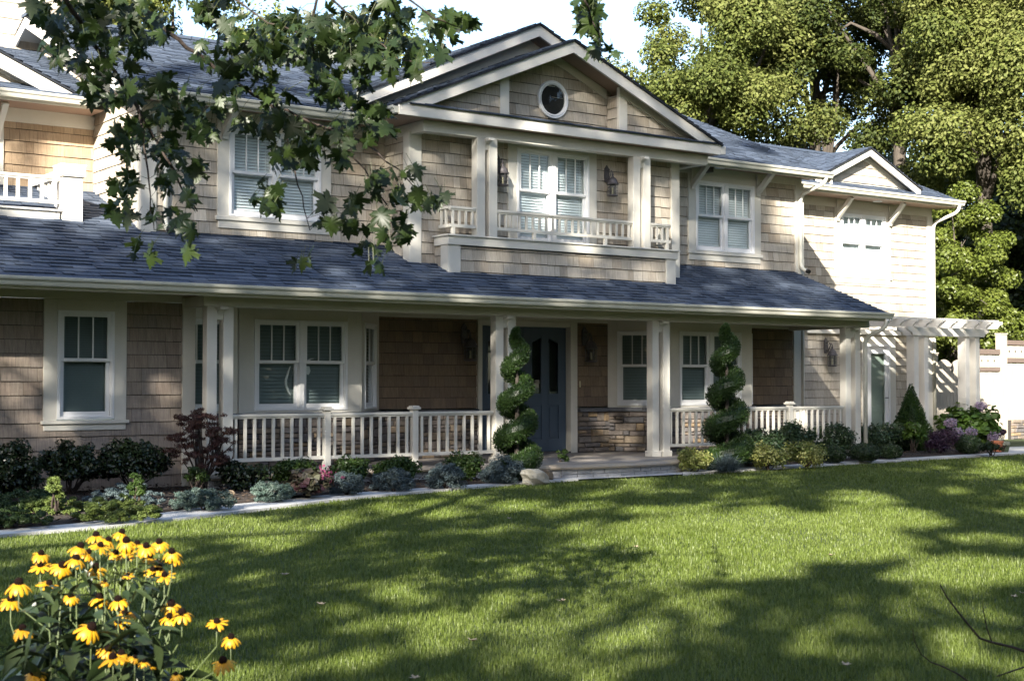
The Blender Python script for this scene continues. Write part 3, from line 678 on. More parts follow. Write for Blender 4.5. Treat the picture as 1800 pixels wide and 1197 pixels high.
g = G(); g.box(20.2, 26.38, 20.75, 27, 0, 5.1); g.build('core_wall', M_trim, H)
g = G(); g.box(20.45, 26.72, 19.9, 19.94, 5.19, 5.31); g.build('fascia', M_trim, H)
g = G(); g.box(20.45, 26.7, 19.94, YW + .02, 5.185, 5.2); g.build('soffit', M_soffit, H)
gutter_x('gutter', 20.6, 26.75, 19.9, 5.325)
WRY, WS = 23.3, .42; l1 = math.hypot(WRY - 19.86, WS * (WRY - 19.86))
roof_plane('wing_roof', (0, 19.86, 5.31), (1, 0, 0), (0, 1, WS), [(20.47, 0), (26.78, 0), (26.78, l1), (20.47, l1)])
g = G(); g.box(20.3, 26.78, WRY - .12, WRY + .12, 5.31 + WS * (WRY - 19.86) - .03, 5.31 + WS * (WRY - 19.86) + .02); g.build('ridge_cap', M_roof, H)
g = G(); zr_ = 5.29 + WS * (WRY - 19.86); g.prism([(26.75, 19.9, 5.16), (26.75, WRY, zr_ - .16), (26.75, WRY, zr_), (26.75, 19.9, 5.3)], (.03, 0, 0)); g.build('rake_board', M_trim2, H)
wgx = atY(1526, 262, 20.2)[0]
gable(wgx, 6.27, .455, 1.66, 20.14, 23.3, H, board=.15)
def small_gable(xc, apex, sl, half, Y):
    zin2 = lambda x: apex - .1 - sl * abs(x - xc); zb = apex - sl * half + .03
    hh = half - .25
    g = G(); shingles(g, (0, Y, 0), (1, 0, 0), (0, 0, 1), (0, -1, 0), [(xc - hh, zb), (xc + hh, zb), (xc, zin2(xc))], CRS, (.10, .30), .019, v0=zb, jit=.003, crack=.010)
    o = g.build('gable_wall', M_cedar, H); s = G(); s.prism([(xc - half, Y + .006, zb - .15), (xc + half, Y + .006, zb - .15), (xc, Y + .006, apex - .06)], (0, .05, 0)); s.build('sheathing', M_trim, o)
    g = G()
    for s in (-1, 1):
        r = [(xc, Y - .03, zin2(xc) + .03), (xc + s * half, Y - .03, zin2(xc + s * half) + .03), (xc + s * half, Y - .03, zin2(xc + s * half) - .1), (xc, Y - .03, zin2(xc) - .1)]
        g.prism(r if s > 0 else r[::-1], (0, .03, 0))
    g.build('gable_trim', M_trim, H)
small_gable(wgx, 6.27, .455, 1.66, 20.36)
# glazed side door of the wing
g = G()
g.box(DX0 - .16, DX0, YW - .032, YW + .03, 0, 2.32); g.box(DX1, DX1 + .2, YW - .032, YW + .03, 0, 2.32); g.box(DX0, DX1, YW - .03, YW + .03, 2.16, 2.32)
fr = g.build('door_frame', M_trim, H, bevel=.004)
g = G(); zt = 2.16
for (a, b, c, d) in ((DX0, DX0 + .05, .1, zt), (DX1 - .05, DX1, .1, zt), (DX0 + .05, DX1 - .05, zt - .05, zt)): g.box(a, b, YW - .05, YW + .08, c, d)
for (a, b, c, d) in ((DX0 + .05, DX0 + .14, .12, zt - .05), (DX1 - .14, DX1 - .05, .12, zt - .05), (DX0 + .14, DX1 - .14, zt - .2, zt - .05), (DX0 + .14, DX1 - .14, .12, .3)): g.box(a, b, YW - .02, YW + .02, c, d)
do = g.build('glazed_door', M_vinyl, H, bevel=.003)
g = G(); g.box(DX0 + .13, DX1 - .13, YW - .004, YW + .002, .28, zt - .19); g.build('pane', M_glass, do)
g = G(); g.box(DX0 + .05, DX1 - .05, YW + .06, YW + .065, .1, zt); g.build('room_backing', mat('pale_reflection_backing', (.42, .43, .37), .9), do)  # pale backing colour stands for the glass reflection and blind
g = G(); hx = DX1 - .1; g.tube([(hx, YW - .02, 1.02), (hx, YW - .07, 1.02), (hx - .09, YW - .07, 1.02)], .01); g.build('handle', M_metal, do)

# ---- left wing: recessed wall, balcony, gable and chimney
wallX('shingle_wall', 3.5, 7.42, 3.3, 4.99, YW, M_cedar_h, v0=.02)
for bx_ in ((3.5, 7.42, YW - .033, YW + .02, 4.991, 5.186), (5.92, 6.12, YW - .034, YW + .02, 3.4, 4.99)): G().box(*bx_).build('frieze', M_trim, H)
g = G(); g.box(3.2, 7.36, 19.94, YW + .02, 5.185, 5.2); g.build('soffit', M_soffit, H)
g = G(); g.box(3.2, 7.2, 19.9, 19.94, 5.19, 5.31); g.build('fascia', M_trim, H)
gutter_x('gutter', 3.2, 7.24, 19.9, 5.325)
roof_plane('wing_roof', (0, 19.86, 5.31), (1, 0, 0), (0, 1, WS), [(3.0, 0), (7.4, 0), (7.4, 3.6), (3.0, 3.6)])
gable(5.06, 6.27, .43, 2.0, 20.14, 22.9, H, board=.2)
small_gable(5.06, 6.27, .43, 2.0, 20.36)
g = G(); shingles(g, (0, 22.9, 0), (1, 0, 0), (0, 0, 1), (0, -1, 0), [(6.60, 5.4), (8.2, 5.4), (8.2, 10), (6.60, 10)], .25, (.12, .3), .014, v0=5.3, jit=.003)
ch = g.build('chimney', M_cedar, H); g = G(); g.box(5.2, 8.2, 22.906, 24.2, 5.2, 10); g.box(5.2, 6.6, 22.87, 22.93, 5.2, 10); g.build('chimney_trim', M_trim2, ch)
bx = 6.69
g = G(); g.box(3.5, bx - .3, 18.86, 18.92, 3.2, 3.59); g.box(bx - .05, bx, 18.95, YW, 3.2, 3.59); g.box(3.5, bx - .06, 18.92, YW, 3.3, 3.4); g.build('balcony_wall', M_trim2, H, bevel=.004)
G().box(3.5, bx - .27, 18.83, 18.95, 3.59, 3.615).build('balcony_ledge', M_trim2, H)
g = G(); g.box(bx - .27, bx, 18.84, 19.10, 3.2, 4.06); g.box(bx - .30, bx + .03, 18.81, 19.13, 4.06, 4.20); g.box(bx - .31, bx + .04, 18.80, 19.14, 4.20, 4.225); g.build('balcony_pier', M_trim2, H, bevel=.006)
railing(3.6, bx - .27, 18.96, 4.06, 3.745, pitch=.155, pk=.04, m=M_trim2, feet=(5.6,), drop=3.615)
g = G(); X = bx - .12; g.box(X - .06, X + .06, 19.13, YW, 4.10, 4.20); g.box(X - .03, X + .03, 19.13, YW, 3.69, 3.75)
for k in range(8): yk = 19.22 + k * .15; g.box(X - .02, X + .02, yk - .02, yk + .02, 3.75, 4.10)
g.build('railing', M_trim2, H)

# ---- downspouts
def downspout(pts, w=.06, kick=True):
    g = G(); g.tube(pts, w * .62, 4 * 3); o = g.build('downspout', M_gutter, H, smooth=True)
    if kick:
        e = Vector(pts[-1]); k = G(); k.tube([e, e + Vector((0, -.06, -.02))], w * .66, 12); k.build('outlet', M_black, o)
    return o
def elbow(a, b, c, n=5):
    a, b, c = Vector(a), Vector(b), Vector(c); return [a * (1 - t) ** 2 + b * 2 * t * (1 - t) + c * t * t for t in [i / n for i in range(n + 1)]]
downspout(elbow((20.28, 18.05, 5.1), (20.28, 18.05, 4.98), (20.2, 18.25, 4.93)) + elbow((20.16, 18.42, 4.87), (20.12, 18.53, 4.83), (20.12, 18.53, 4.7)) + elbow((20.12, 18.53, 3.6), (20.12, 18.53, 3.42), (20.12, 18.38, 3.40)))
downspout(elbow((19.95, 16.40, 2.44), (19.95, 16.40, 2.30), (19.90, 16.52, 2.24)) + elbow((19.86, 16.68, 2.17), (19.83, 16.78, 2.12), (19.83, 16.78, 2.0)) + [(19.83, 16.78, .2)], kick=False)
downspout(elbow((26.6, 19.85, 5.22), (26.6, 19.85, 5.08), (26.52, 20.0, 5.02)) + elbow((26.42, 20.3, 4.9), (26.38, 20.38, 4.86), (26.38, 20.38, 4.7)) + [(26.38, 20.38, .2)], kick=False)
xd = atY(288, 350, Y2)[0]
downspout([(xd, Y2 - .06, 5.0), (xd, Y2 - .06, 3.6)] + elbow((xd, Y2 - .06, 3.55), (xd, Y2 - .06, 3.42), (xd, Y2 - .18, 3.40)))
for (x, y, z) in ((17.95, 18.42, 5.13), (24.3, 20.2, 5.185)):
    g = G(); g.lathe((x, y, z - .02), [(.001, 0), (.085, 0), (.1, .012), (.1, .02)]); g.build('recessed_light', M_vinyl, H)
g = G(); g.box(17.62, 17.74, 18.36, 18.52, 5.02, 5.13); g.build('junction_box', M_metal, H)

# ================================================================== WALL LANTERNS
def lantern(x, Y, z, label, sc=1.0):
    t = thing('wall_lantern', label, 'wall lantern', (x, Y, z), 'wall lanterns on the house front')
    P = lambda a, b, c: (x + a * sc, Y + b * sc, z + c * sc)
    g = G(); g.prism([P(-.035, 0, .02), P(.035, 0, .02), P(.05, 0, .1), P(.045, 0, .24), P(0, 0, .30), P(-.045, 0, .24), P(-.05, 0, .1)], (0, -.02 * sc, 0)); g.build('backplate', M_metal, t, bevel=.003)
    g = G(); g.tube([P(0, -.02, .08), P(0, -.06, .05), P(0, -.1, .12), P(0, -.13, .2), P(0, -.155, .17), P(0, -.16, .13)], .009 * sc, 6); g.tube([P(0, -.02, .2), P(0, -.07, .23), P(0, -.1, .19), P(0, -.075, .17)], .007 * sc, 6); g.build('arm', M_metal, t, smooth=True)
    c = P(0, -.16, 0)
    g = G(); g.lathe(c, [(.098 * sc, -.03 * sc), (.10 * sc, -.02 * sc), (.085 * sc, .0), (.07 * sc, .045 * sc), (.045 * sc, .075 * sc), (.02 * sc, .09 * sc), (.014 * sc, .115 * sc), (.02 * sc, .125 * sc), (.004 * sc, .145 * sc)], 12); g.build('roof_cap', M_metal, t)
    g = G()
    for i in range(6):
        an = 2 * PI * i / 6 + .3; dx, dy = math.cos(an), math.sin(an)
        g.bar((c[0] + dx * .082 * sc, c[1] + dy * .082 * sc, c[2] - .03 * sc), (c[0] + dx * .078 * sc, c[1] + dy * .078 * sc, c[2] - .2 * sc), .009 * sc, .009 * sc, (dx, dy, 0))
        an2 = an + PI / 3; ex, ey = math.cos(an2), math.sin(an2)
        for zz in (-.075, -.13): g.bar((c[0] + dx * .08 * sc, c[1] + dy * .08 * sc, c[2] + zz * sc), (c[0] + ex * .08 * sc, c[1] + ey * .08 * sc, c[2] + zz * sc), .005 * sc, .005 * sc)
    g.lathe((c[0], c[1], c[2] - .225 * sc), [(.02 * sc, 0), (.07 * sc, .005 * sc), (.092 * sc, .02 * sc), (.088 * sc, .03 * sc)], 12)
    g.build('cage', M_metal, t)
    g = G(); g.lathe((c[0], c[1], c[2] - .19 * sc), [(.07 * sc, 0), (.073 * sc, .16 * sc)], 12); g.build('glass', M_glass_l, t)
    g = G(); g.tube([(c[0], c[1], c[2] - .18 * sc), (c[0], c[1], c[2] - .08 * sc)], [.014 * sc, .01 * sc], 8); g.build('candle', M_brass, t)
    return t
lantern(12.72, YBAY - .016, 4.52, 'dark bronze lantern beside the balcony window, half hidden behind the paired balcony posts')
lantern(14.88, YBAY - .016, 4.53, 'dark bronze lantern in full view beside the balcony window')
lantern(atY(812, 600, YM)[0] + .02, YM - .016, 1.93, 'dark lantern in the porch shade on the wide shingle wall left of the front door', 1.15)
lantern(atY(1024, 600, YM)[0] + .02, YM - .016, 1.93, 'dark lantern above the stone wall between the blue door and the bay window', 1.15)
lantern(atY(1450, 610, YW)[0], YW - .016, 1.93, 'grey lantern on the pale shingle wing wall at the end of the porch', 1.15)

# white figure behind the bay window
fg = thing('window_figure', 'white horned animal figure with a long curved neck behind the porch bay window glass', 'ornament', (9.45, YB + .05, .95))
yf = YB + .048
def W2(u, v): return tuple(atY(u, v, yf))
def strap(g, cl, wd, dep=.012):
    pts = [Vector(W2(*p)) for p in cl]
    for i in range(len(pts) - 1):
        a, b = pts[i], pts[i + 1]; d = (b - a).normalized(); n = Vector((-d.z, 0, d.x))
        g.add([a + n * wd[i], a - n * wd[i], b - n * wd[i + 1], b + n * wd[i + 1]] + [p + Vector((0, -dep, 0)) for p in (a + n * wd[i] * .7, a - n * wd[i] * .7, b - n * wd[i + 1] * .7, b + n * wd[i + 1] * .7)], [(0, 1, 2, 3), (7, 6, 5, 4), (0, 3, 7, 4), (1, 5, 6, 2), (0, 4, 5, 1), (3, 2, 6, 7)])
g = G(); strap(g, [(510, 644), (506, 655), (502.5, 668), (503, 678), (506, 686), (510, 694)], [.004, .014, .020, .020, .016, .006]); g.build('body', M_plast, fg)
g = G(); strap(g, [(538, 639), (541, 634), (546, 631), (552, 630)], [.012, .014, .010, .002]); g.build('horn', M_plast, fg)
g = G(); g.prism([W2(535, 643.5), W2(543, 644), W2(545, 652), W2(542, 659), W2(538, 658), W2(536, 651)], (0, -.02, 0)); g.build('head', M_plast, fg, bevel=.005)
# ================================================================== GROUND, BEDS, PATHS
def sheet(name, pts, z, m, kind='structure'):
    g = G(); g.add([(p[0], p[1], z) for p in pts], [list(range(len(pts)))]); return tag(g.build(name, m), kind=kind)
sheet('lawn', [(-300, -300), (500, -300), (500, 500), (-300, 500)], 0.0, M_lawn)
edge_px = [(-260, 976), (0, 945), (200, 929), (333, 914), (600, 880), (800, 862), (933, 851), (1017, 845), (1200, 836), (1380, 824), (1590, 811), (1777, 800), (1860, 795)]
top_px = [(-260, 966), (0, 937), (125, 926), (250, 911), (350, 897), (600, 871.5), (833, 855), (1000, 843)]
EDGE = [atZ(u, v) for u, v in edge_px]; TOP = [atZ(u, v) for u, v in top_px]
def ribbon(name, A, B, z, th, m):
    """kerb-like strip between polylines A (front) and B (back), top at z"""
    n = 60
    def res(L):
        L = [np.asarray(p[:2]) for p in L]; d = np.concatenate([[0], np.cumsum([np.linalg.norm(b - a) for a, b in zip(L[:-1], L[1:])])]); t = np.linspace(0, d[-1], n)
        return np.stack([np.interp(t, d, [p[k] for p in L]) for k in (0, 1)], 1)
    A, B = res(A), res(B); g = G()
    vs = [(p[0], p[1], zz) for p in A for zz in (z - th, z)] ; vb = [(p[0], p[1], zz) for p in B for zz in (z - th, z)]
    fs = []
    for i in range(n - 1):
        a0, a1, a2, a3 = 2 * i, 2 * i + 1, 2 * i + 3, 2 * i + 2; o = 2 * n
        fs += [(a0, a3, a2, a1), (a1, a2, o + a2, o + a1), (o + a0, o + a1, o + a2, o + a3)]
    g.add(vs + vb, fs); return tag(g.build(name, m), kind='structure')
ribbon('edging_path', EDGE[:8], TOP + [atZ(1017, 842)], .03, .05, M_conc)
# front walk at the step, and right strip
wk = [atZ(1000, 843), atZ(1017, 845), atZ(1100, 841), atZ(1200, 836), atZ(1300, 829.5), atZ(1300, 826.5), atZ(1200, 828)]
g = G(); poly = [(p[0], p[1]) for p in wk] + [(15.7, 16.7), (11.2, 16.7), (11.1, 16.3)]
g.add([(p[0], p[1], .024) for p in poly], [list(range(len(poly)))]); tag(g.build('front_walk', M_conc), kind='structure')
ribbon('edging_path', EDGE[8:], [atZ(1200, 829), atZ(1300, 826), atZ(1380, 820.5), atZ(1590, 808), atZ(1777, 797.5), atZ(1860, 792)], .034, .05, M_conc)
pth = [atZ(1772, 797), atZ(1900, 791), atZ(1900, 783), atZ(1775, 786)]
sheet('garden_path', pth, .012, M_conc)
# mulch beds, gently heaped
def bed(name, ring, z0, z1, seed):
    ring = [np.asarray(p[:2]) for p in ring]; c = np.mean(ring, 0); rr = random.Random(seed); g = G(); n = len(ring)
    mid = [p + (c - p) * .12 for p in ring]
    g.add([(p[0], p[1], z0) for p in ring] + [(p[0], p[1], z1) for p in mid], [(i, (i + 1) % n, n + (i + 1) % n, n + i) for i in range(n)] + [list(range(n, 2 * n))])
    return tag(g.build(name, M_mulch), kind='structure')
ringL = TOP + [atZ(1010, 842), (11.45, 16.45), (10.9, 16.62), (7.5, 16.62), (7.5, 17.46), (2.2, 17.46), TOP[0] + np.array([-1, .5, 0])]
bed('mulch_bed', ringL, .012, .05, 1)
ringR = [atZ(1190, 828), atZ(1300, 826), atZ(1380, 820.5), atZ(1590, 808), atZ(1765, 798), atZ(1765, 778), (26.6, 20.4), (20.4, 20.4), (20.1, 16.62), (15.75, 16.62)]
bed('mulch_bed', ringR, .014, .06, 2)
def inside(P, ring):
    x, y = P[:, 0], P[:, 1]; r = np.array([p[:2] for p in ring]); res = np.zeros(len(P), bool); j = len(r) - 1
    for i in range(len(r)):
        cnd = ((r[i, 1] > y) != (r[j, 1] > y)) & (x < (r[j, 0] - r[i, 0]) * (y - r[i, 1]) / (r[j, 1] - r[i, 1] + 1e-12) + r[i, 0]); res ^= cnd; j = i
    return res
def quads(C, A, B, Nn=None, fold=0.0):
    """diamond quads: centre C, half axis A (length) and B (width); fold lifts the side points along Nn"""
    n = len(C); V = np.empty((n, 4, 3))
    lift = 0 if Nn is None else Nn * fold
    V[:, 0] = C - A; V[:, 1] = C + B + lift - A * .1; V[:, 2] = C + A; V[:, 3] = C - B + lift - A * .1
    return V.reshape(-1, 3), np.arange(n * 4).reshape(n, 4)
def unit(v): return v / (np.linalg.norm(v, axis=-1, keepdims=True) + 1e-9)
def rand_dirs(n, rng): return unit(rng.normal(size=(n, 3)))
rng = np.random.default_rng(3)
pts = []
for ring, n in ((ringL, 9000), (ringR, 5000)):
    r = np.array([p[:2] for p in ring]); lo, hi = r.min(0), r.max(0); q = lo + rng.random((n, 2)) * (hi - lo); q = q[inside(q, ring)]; pts.append(q)
q = np.concatenate(pts); n = len(q); C = np.c_[q, .055 + rng.random(n) * .025]; A = rand_dirs(n, rng) * np.array([1, 1, .35]); A = unit(A) * rng.uniform(.012, .035, (n, 1)); B = unit(np.cross(A, rand_dirs(n, rng))) * rng.uniform(.005, .011, (n, 1))
V, F = quads(C, A, B); tag(link('mulch_chips', npmesh('mulch_chips', V, F, M_chip, rng.random(n))), kind='stuff')

# ------------------------------------------------------------------ grass
GR = [(.054, .086, .009), (.092, .134, .015), (.135, .182, .030), (.195, .240, .066), (.108, .150, .020), (.32, .34, .17)]
M_grass = leafm('grass_blade', GR, trans=.38, rough=.45, spec=.35, var=.2, scale=1.5)
eu = np.array([p[0] for p in edge_px]); ev = np.array([p[1] for p in edge_px])
rng = np.random.default_rng(5)
def sample_ground(n):
    d = 5.2 * (27.5 / 5.2) ** (rng.random(n) ** .92)   # depth along the view, denser near
    half = .353 * d + .9; l = rng.uniform(-1, 1, n) * half
    P = FWH * d[:, None] + RT * l[:, None]; P[:, 2] = 0
    u, v = 900 + FPX * l / d, 672 + FPX * HC / d
    ok = v > np.interp(u, eu, ev) + 1.0
    return P[ok], d[ok]
P, d = sample_ground(760000)
n = len(P)
hgt = rng.uniform(.022, .048, n) * (1 + .25 * np.sin(P[:, 0] * 1.7 + P[:, 1] * .9) * np.sin(P[:, 1] * 2.3 - P[:, 0] * .6)) * np.where(rng.random(n) < .03, 1.5, 1)
wid = (.0006 + .00017 * d) * rng.uniform(.7, 1.3, n)
az = rng.random(n) * 2 * PI; lean = rng.uniform(.1, .75, n)
wd = np.stack([np.cos(az), np.sin(az), np.zeros(n)], 1); sd = np.stack([-np.sin(az), np.cos(az), np.zeros(n)], 1)
V = np.empty((n, 6, 3)); B = P.copy(); B[:, 2] = -.004
mid = B + wd * (hgt * lean * .35)[:, None] + np.array([0, 0, 1]) * (hgt * .62)[:, None]
tip = B + wd * (hgt * lean)[:, None] + np.array([0, 0, 1]) * (hgt * (1.0 - .25 * lean))[:, None]
w_ = wid[:, None]
V[:, 0] = B - sd * w_; V[:, 1] = B + sd * w_; V[:, 2] = mid + sd * w_ * .8; V[:, 3] = mid - sd * w_ * .8; V[:, 4] = tip + sd * w_ * .12; V[:, 5] = tip - sd * w_ * .12
idx = np.arange(n)[:, None] * 6
F = np.concatenate([idx + np.array([[0, 1, 2, 3]]), idx + np.array([[3, 2, 4, 5]])])
patch = .5 + .5 * np.sin(P[:, 0] * .8 + 1.3 * np.sin(P[:, 1] * .5)) * np.sin(P[:, 1] * .7 + P[:, 0] * .2)
tn = np.clip(rng.beta(2, 2.4, n) * .75 + patch * .2, 0, 1)
tag(link('grass', npmesh('grass', V.reshape(-1, 3), F, M_grass, np.concatenate([tn, tn]))), kind='stuff')

# ------------------------------------------------------------------ foliage helpers
def leaf_quads(C, rng, ln, wr=.55, up=.3, out=None, fold=.18, droop=0.0):
    n = len(C); N = rand_dirs(n, rng)
    if out is not None: N = unit(N + out * 1.1)
    N = unit(N + np.array([0, 0, up])); A = unit(np.cross(N, rand_dirs(n, rng)) - np.array([0, 0, droop])); L = ln * rng.uniform(.65, 1.25, (n, 1)); Bv = unit(np.cross(N, A))
    return quads(C, A * L * .5, Bv * L * .5 * wr, N, 0 if fold == 0 else ln * fold * .5)
def clump_points(cl, n, rng, shell=2.2, flat=.75):
    cl = np.asarray(cl, float); w = cl[:, 3] ** 2; k = rng.choice(len(cl), n, p=w / w.sum()); D = rand_dirs(n, rng); rad = cl[k, 3] * rng.random(n) ** (1 / shell)
    off = D * rad[:, None]; off[:, 2] *= flat
    return cl[k, :3] + off, D, k
def blob_clumps(c, rx, ry, rz, n, rng, r0=.3, shell=3, zlo=-1.0):
    out = []
    while len(out) < n:
        D = rand_dirs(1, rng)[0]
        if D[2] < zlo: continue
        s = rng.random() ** (1 / shell); out.append((c[0] + D[0] * rx * s, c[1] + D[1] * ry * s, c[2] + D[2] * rz * s, r0 * rng.uniform(.65, 1.3)))
    return out
def foliage(name, C, D, k, rng, m, ln, parent, wr=.55, up=.3, fold=.18, droop=0, tvar=.5):
    V, F = leaf_quads(C, rng, ln, wr, up, D, fold, droop)
    nb = k.max() + 1; off = rng.random(nb); t = np.clip((1 - tvar) * off[k] + tvar * rng.random(len(C)), 0, 1)
    return link(name, npmesh(name, V, F, m, t), parent)
def stems(parent, base, tops, m, r0=.012, name='stems', bend=.15, rnd=R):
    g = G()
    for t in tops:
        b = Vector(base) + Vector((rnd.uniform(-.04, .04), rnd.uniform(-.04, .04), 0)); t = Vector(t); pts = []
        sd = Vector((rnd.uniform(-1, 1), rnd.uniform(-1, 1), 0)) * bend * (t - b).length
        for i in range(5):
            s = i / 4; pts.append(b.lerp(t, s) + sd * math.sin(PI * s) * .6)
        g.tube(pts, [r0 * (1 - .7 * i / 4) for i in range(5)], 5)
    return g.build(name, m, parent)

# ------------------------------------------------------------------ shrubs of the beds
L_dark = leafm('dark_glossy_leaf', [(.012, .022, .008), (.02, .036, .012), (.03, .05, .018), (.016, .028, .012)], trans=.15, rough=.3, spec=.5)
L_green = leafm('mid_green_leaf', [(.03, .06, .012), (.045, .085, .018), (.065, .11, .022), (.05, .09, .015)], trans=.3)
L_hedge = leafm('hedge_leaf', [(.026, .052, .02), (.042, .075, .03), (.06, .098, .042), (.034, .06, .027)], trans=.2, rough=.35)
L_jun = leafm('yellow_green_juniper', [(.07, .11, .022), (.115, .16, .036), (.17, .215, .055), (.09, .13, .026)], trans=.25)
L_jun2 = leafm('green_juniper', [(.03, .06, .016), (.05, .085, .022), (.075, .11, .03)], trans=.25)
L_blue = leafm('blue_green_juniper', [(.06, .10, .08), (.09, .14, .115), (.13, .18, .15), (.17, .215, .175)], trans=.15)
L_blue2 = leafm('steel_blue_juniper', [(.045, .07, .075), (.075, .105, .11), (.11, .145, .145), (.06, .085, .085)], trans=.15)
L_red = leafm('maroon_lace_leaf', [(.05, .022, .018), (.08, .032, .026), (.12, .05, .034), (.045, .032, .018)], trans=.3)
L_heu = leafm('burgundy_leaf', [(.04, .016, .02), (.07, .025, .03), (.12, .12, .07), (.03, .02, .018), (.17, .18, .11)], trans=.2, rough=.5)
L_pink = leafm('pink_leaf', [(.22, .045, .10), (.30, .08, .15), (.15, .03, .06)], trans=.3)
L_gold = leafm('variegated_gold_leaf', [(.12, .17, .03), (.27, .30, .07), (.40, .39, .14), (.08, .13, .025)], trans=.3)
L_box = leafm('boxwood_leaf', [(.014, .030, .008), (.024, .046, .012), (.036, .062, .016)], trans=.15)
L_top = leafm('topiary_juniper', [(.018, .042, .010), (.03, .064, .013), (.048, .09, .018), (.024, .05, .012)], trans=.2)
L_spr = leafm('spruce_needle', [(.022, .05, .010), (.035, .075, .014), (.05, .095, .02)], trans=.15)
L_hyd = leafm('hydrangea_leaf', [(.04, .085, .012), (.065, .13, .02), (.10, .17, .03), (.05, .10, .016)], trans=.35, rough=.35)
L_pur = leafm('purple_barberry_leaf', [(.03, .014, .03), (.05, .024, .048), (.075, .035, .06)], trans=.2)
L_fes = leafm('blue_fescue_blade', [(.07, .10, .10), (.11, .145, .145), (.15, .19, .185)], trans=.15)
L_flo = leafm('mauve_floret', [(.38, .30, .44), (.46, .36, .48), (.54, .40, .48), (.40, .36, .50)], trans=.3)
L_whi = leafm('cream_floret', [(.62, .62, .45), (.7, .7, .58)], trans=.3)
SEED = [100]
def nrng(): SEED[0] += 1; return np.random.default_rng(SEED[0])
def place(u0, u1, vt, vb, Y=None):
    """site, size of a plant from where it stands: base centre, width, height"""
    uc = (u0 + u1) / 2
    b = atZ(uc, vb, .05) if Y is None else np.array([*atY(uc, 700, Y)[:2], .05])
    dp = (b - CO) @ FW; w = (u1 - u0) * dp / FPX
    if Y is None: b = b + FWH * w * .3; dp += w * .3
    b[2] = .05; top = HC + (672 - vt) * dp / FPX
    return b, w, max(top - .05, .1)
def shrub(name, label, cat, u0, u1, vt, vb, m, Y=None, n=2500, ln=.05, clumps=24, cr=.35, wr=.55, up=.3, droop=0, group=None, flat=.8, zlo=-.2, stem=7, cen=.5, mat_st=None, depth=.9, shell=3, fname='foliage', tvar=.5):
    b, w, h = place(u0, u1, vt, vb, Y); rg = nrng(); t = thing(name, label, cat, tuple(b), group)
    rx = w / 2; c = (b[0], b[1], .05 + h * cen); rz = h * (1 - cen); r0 = cr * min(w, h * 1.6) * .5
    cl = blob_clumps(c, (rx - r0 * .6), (rx - r0 * .6) * depth, max(rz - r0 * .5, .02), clumps, rg, r0, shell, zlo)
    cl = [(x, y, max(z, .05 + r * .5), r) for x, y, z, r in cl]
    C, D, k = clump_points(cl, n, rg, 2.2, flat); C[:, 2] = np.maximum(C[:, 2], .05)
    foliage(fname, C, D, k, rg, m, ln, t, wr, up, droop=droop, tvar=tvar)
    if stem: stems(t, (b[0], b[1], .03), [cl[i][:3] for i in range(min(stem, len(cl)))], mat_st or M_bark_d, r0=.008 + .008 * h, rnd=random.Random(SEED[0]))
    return t, b, w, h
GD = 'dark shrubs along the left wall'
shrub('broadleaf_shrub', 'dark glossy shrub cut off by the picture edge below the left wall', 'shrub', -50, 90, 774, 880, L_dark, Y=16.75, n=8400, ln=.05, clumps=64, up=.5, cr=.26, group=GD, stem=8, cen=.5, zlo=-.95)
shrub('broadleaf_shrub', 'dark glossy shrub below the sill of the left window, with bare stems under it', 'shrub', 66, 186, 772, 880, L_dark, Y=16.75, n=6600, ln=.05, clumps=56, up=.5, cr=.26, group=GD, stem=10, cen=.58, zlo=-.75)
shrub('broadleaf_shrub', 'dark glossy shrub between the left window and the red lace leaf maple', 'shrub', 164, 304, 770, 880, L_dark, Y=16.75, n=8400, ln=.05, clumps=64, up=.5, cr=.26, group=GD, stem=9, cen=.56, zlo=-.8)
# red japanese maple
def red_maple():
    t, b, w, h = shrub('japanese_maple', 'small maroon lace leaf maple standing in front of the left porch posts', 'small tree', 284, 424, 705, 872, L_red, Y=16.35, n=6800, ln=.062, clumps=100, cr=.14, wr=.15, up=.7, droop=.6, flat=.35, cen=.56, stem=16, zlo=-.8, mat_st=M_bark_d, depth=.7)
red_maple()
shrub('japanese_maple_sapling', 'sparse green and orange low growth beneath the maroon lace leaf maple', 'shrub', 318, 372, 815, 880, L_green, Y=16.1, n=420, ln=.06, clumps=10, wr=.3)
def juniper(name, label, u0, u1, vt, vb, m, group, n=3600, ln=.055, Y=None, clumps=34, cat='juniper'):
    return shrub(name, label, cat, u0 - 20, u1 + 20, vt - 9, vb, m, Y=Y, n=int(n * 3), ln=.038, clumps=90, cr=.22, wr=.24, up=.9, flat=.5, cen=.22, stem=5, group=group, depth=.9, zlo=-.3, shell=3, tvar=.4)
GJ = 'spreading green junipers in the left bed'
juniper('spreading_juniper', 'low green juniper cut off by the picture edge beside the pale edging path', -40, 62, 893, 927, L_jun2, GJ)
juniper('spreading_juniper', 'dark green juniper behind the yellow green shrublet with a thin stem, in the left bed', -10, 88, 860, 900, L_jun2, GJ)
juniper('spreading_juniper', 'bright juniper around the foot of the feathery yellow green nandina in the left bed', 30, 128, 876, 905, L_jun, GJ)
juniper('spreading_juniper', 'widest bright yellow green juniper, arching towards the edging path in the left bed', 135, 258, 874, 917, L_jun, GJ, n=5200)
juniper('spreading_juniper', 'grey blue juniper half hidden behind the widest yellow green juniper', 150, 262, 856, 893, L_blue2, GJ)
def nandina(label, u0, u1, vt, vb, m, Y=None, n=700):
    return shrub('nandina', label, 'shrub', u0, u1, vt, vb, m, Y=Y, n=n * 2, ln=.055, clumps=16, cr=.28, wr=.24, up=.6, cen=.62, stem=8, group='feathery nandinas', depth=.8, zlo=-.6, flat=.55)
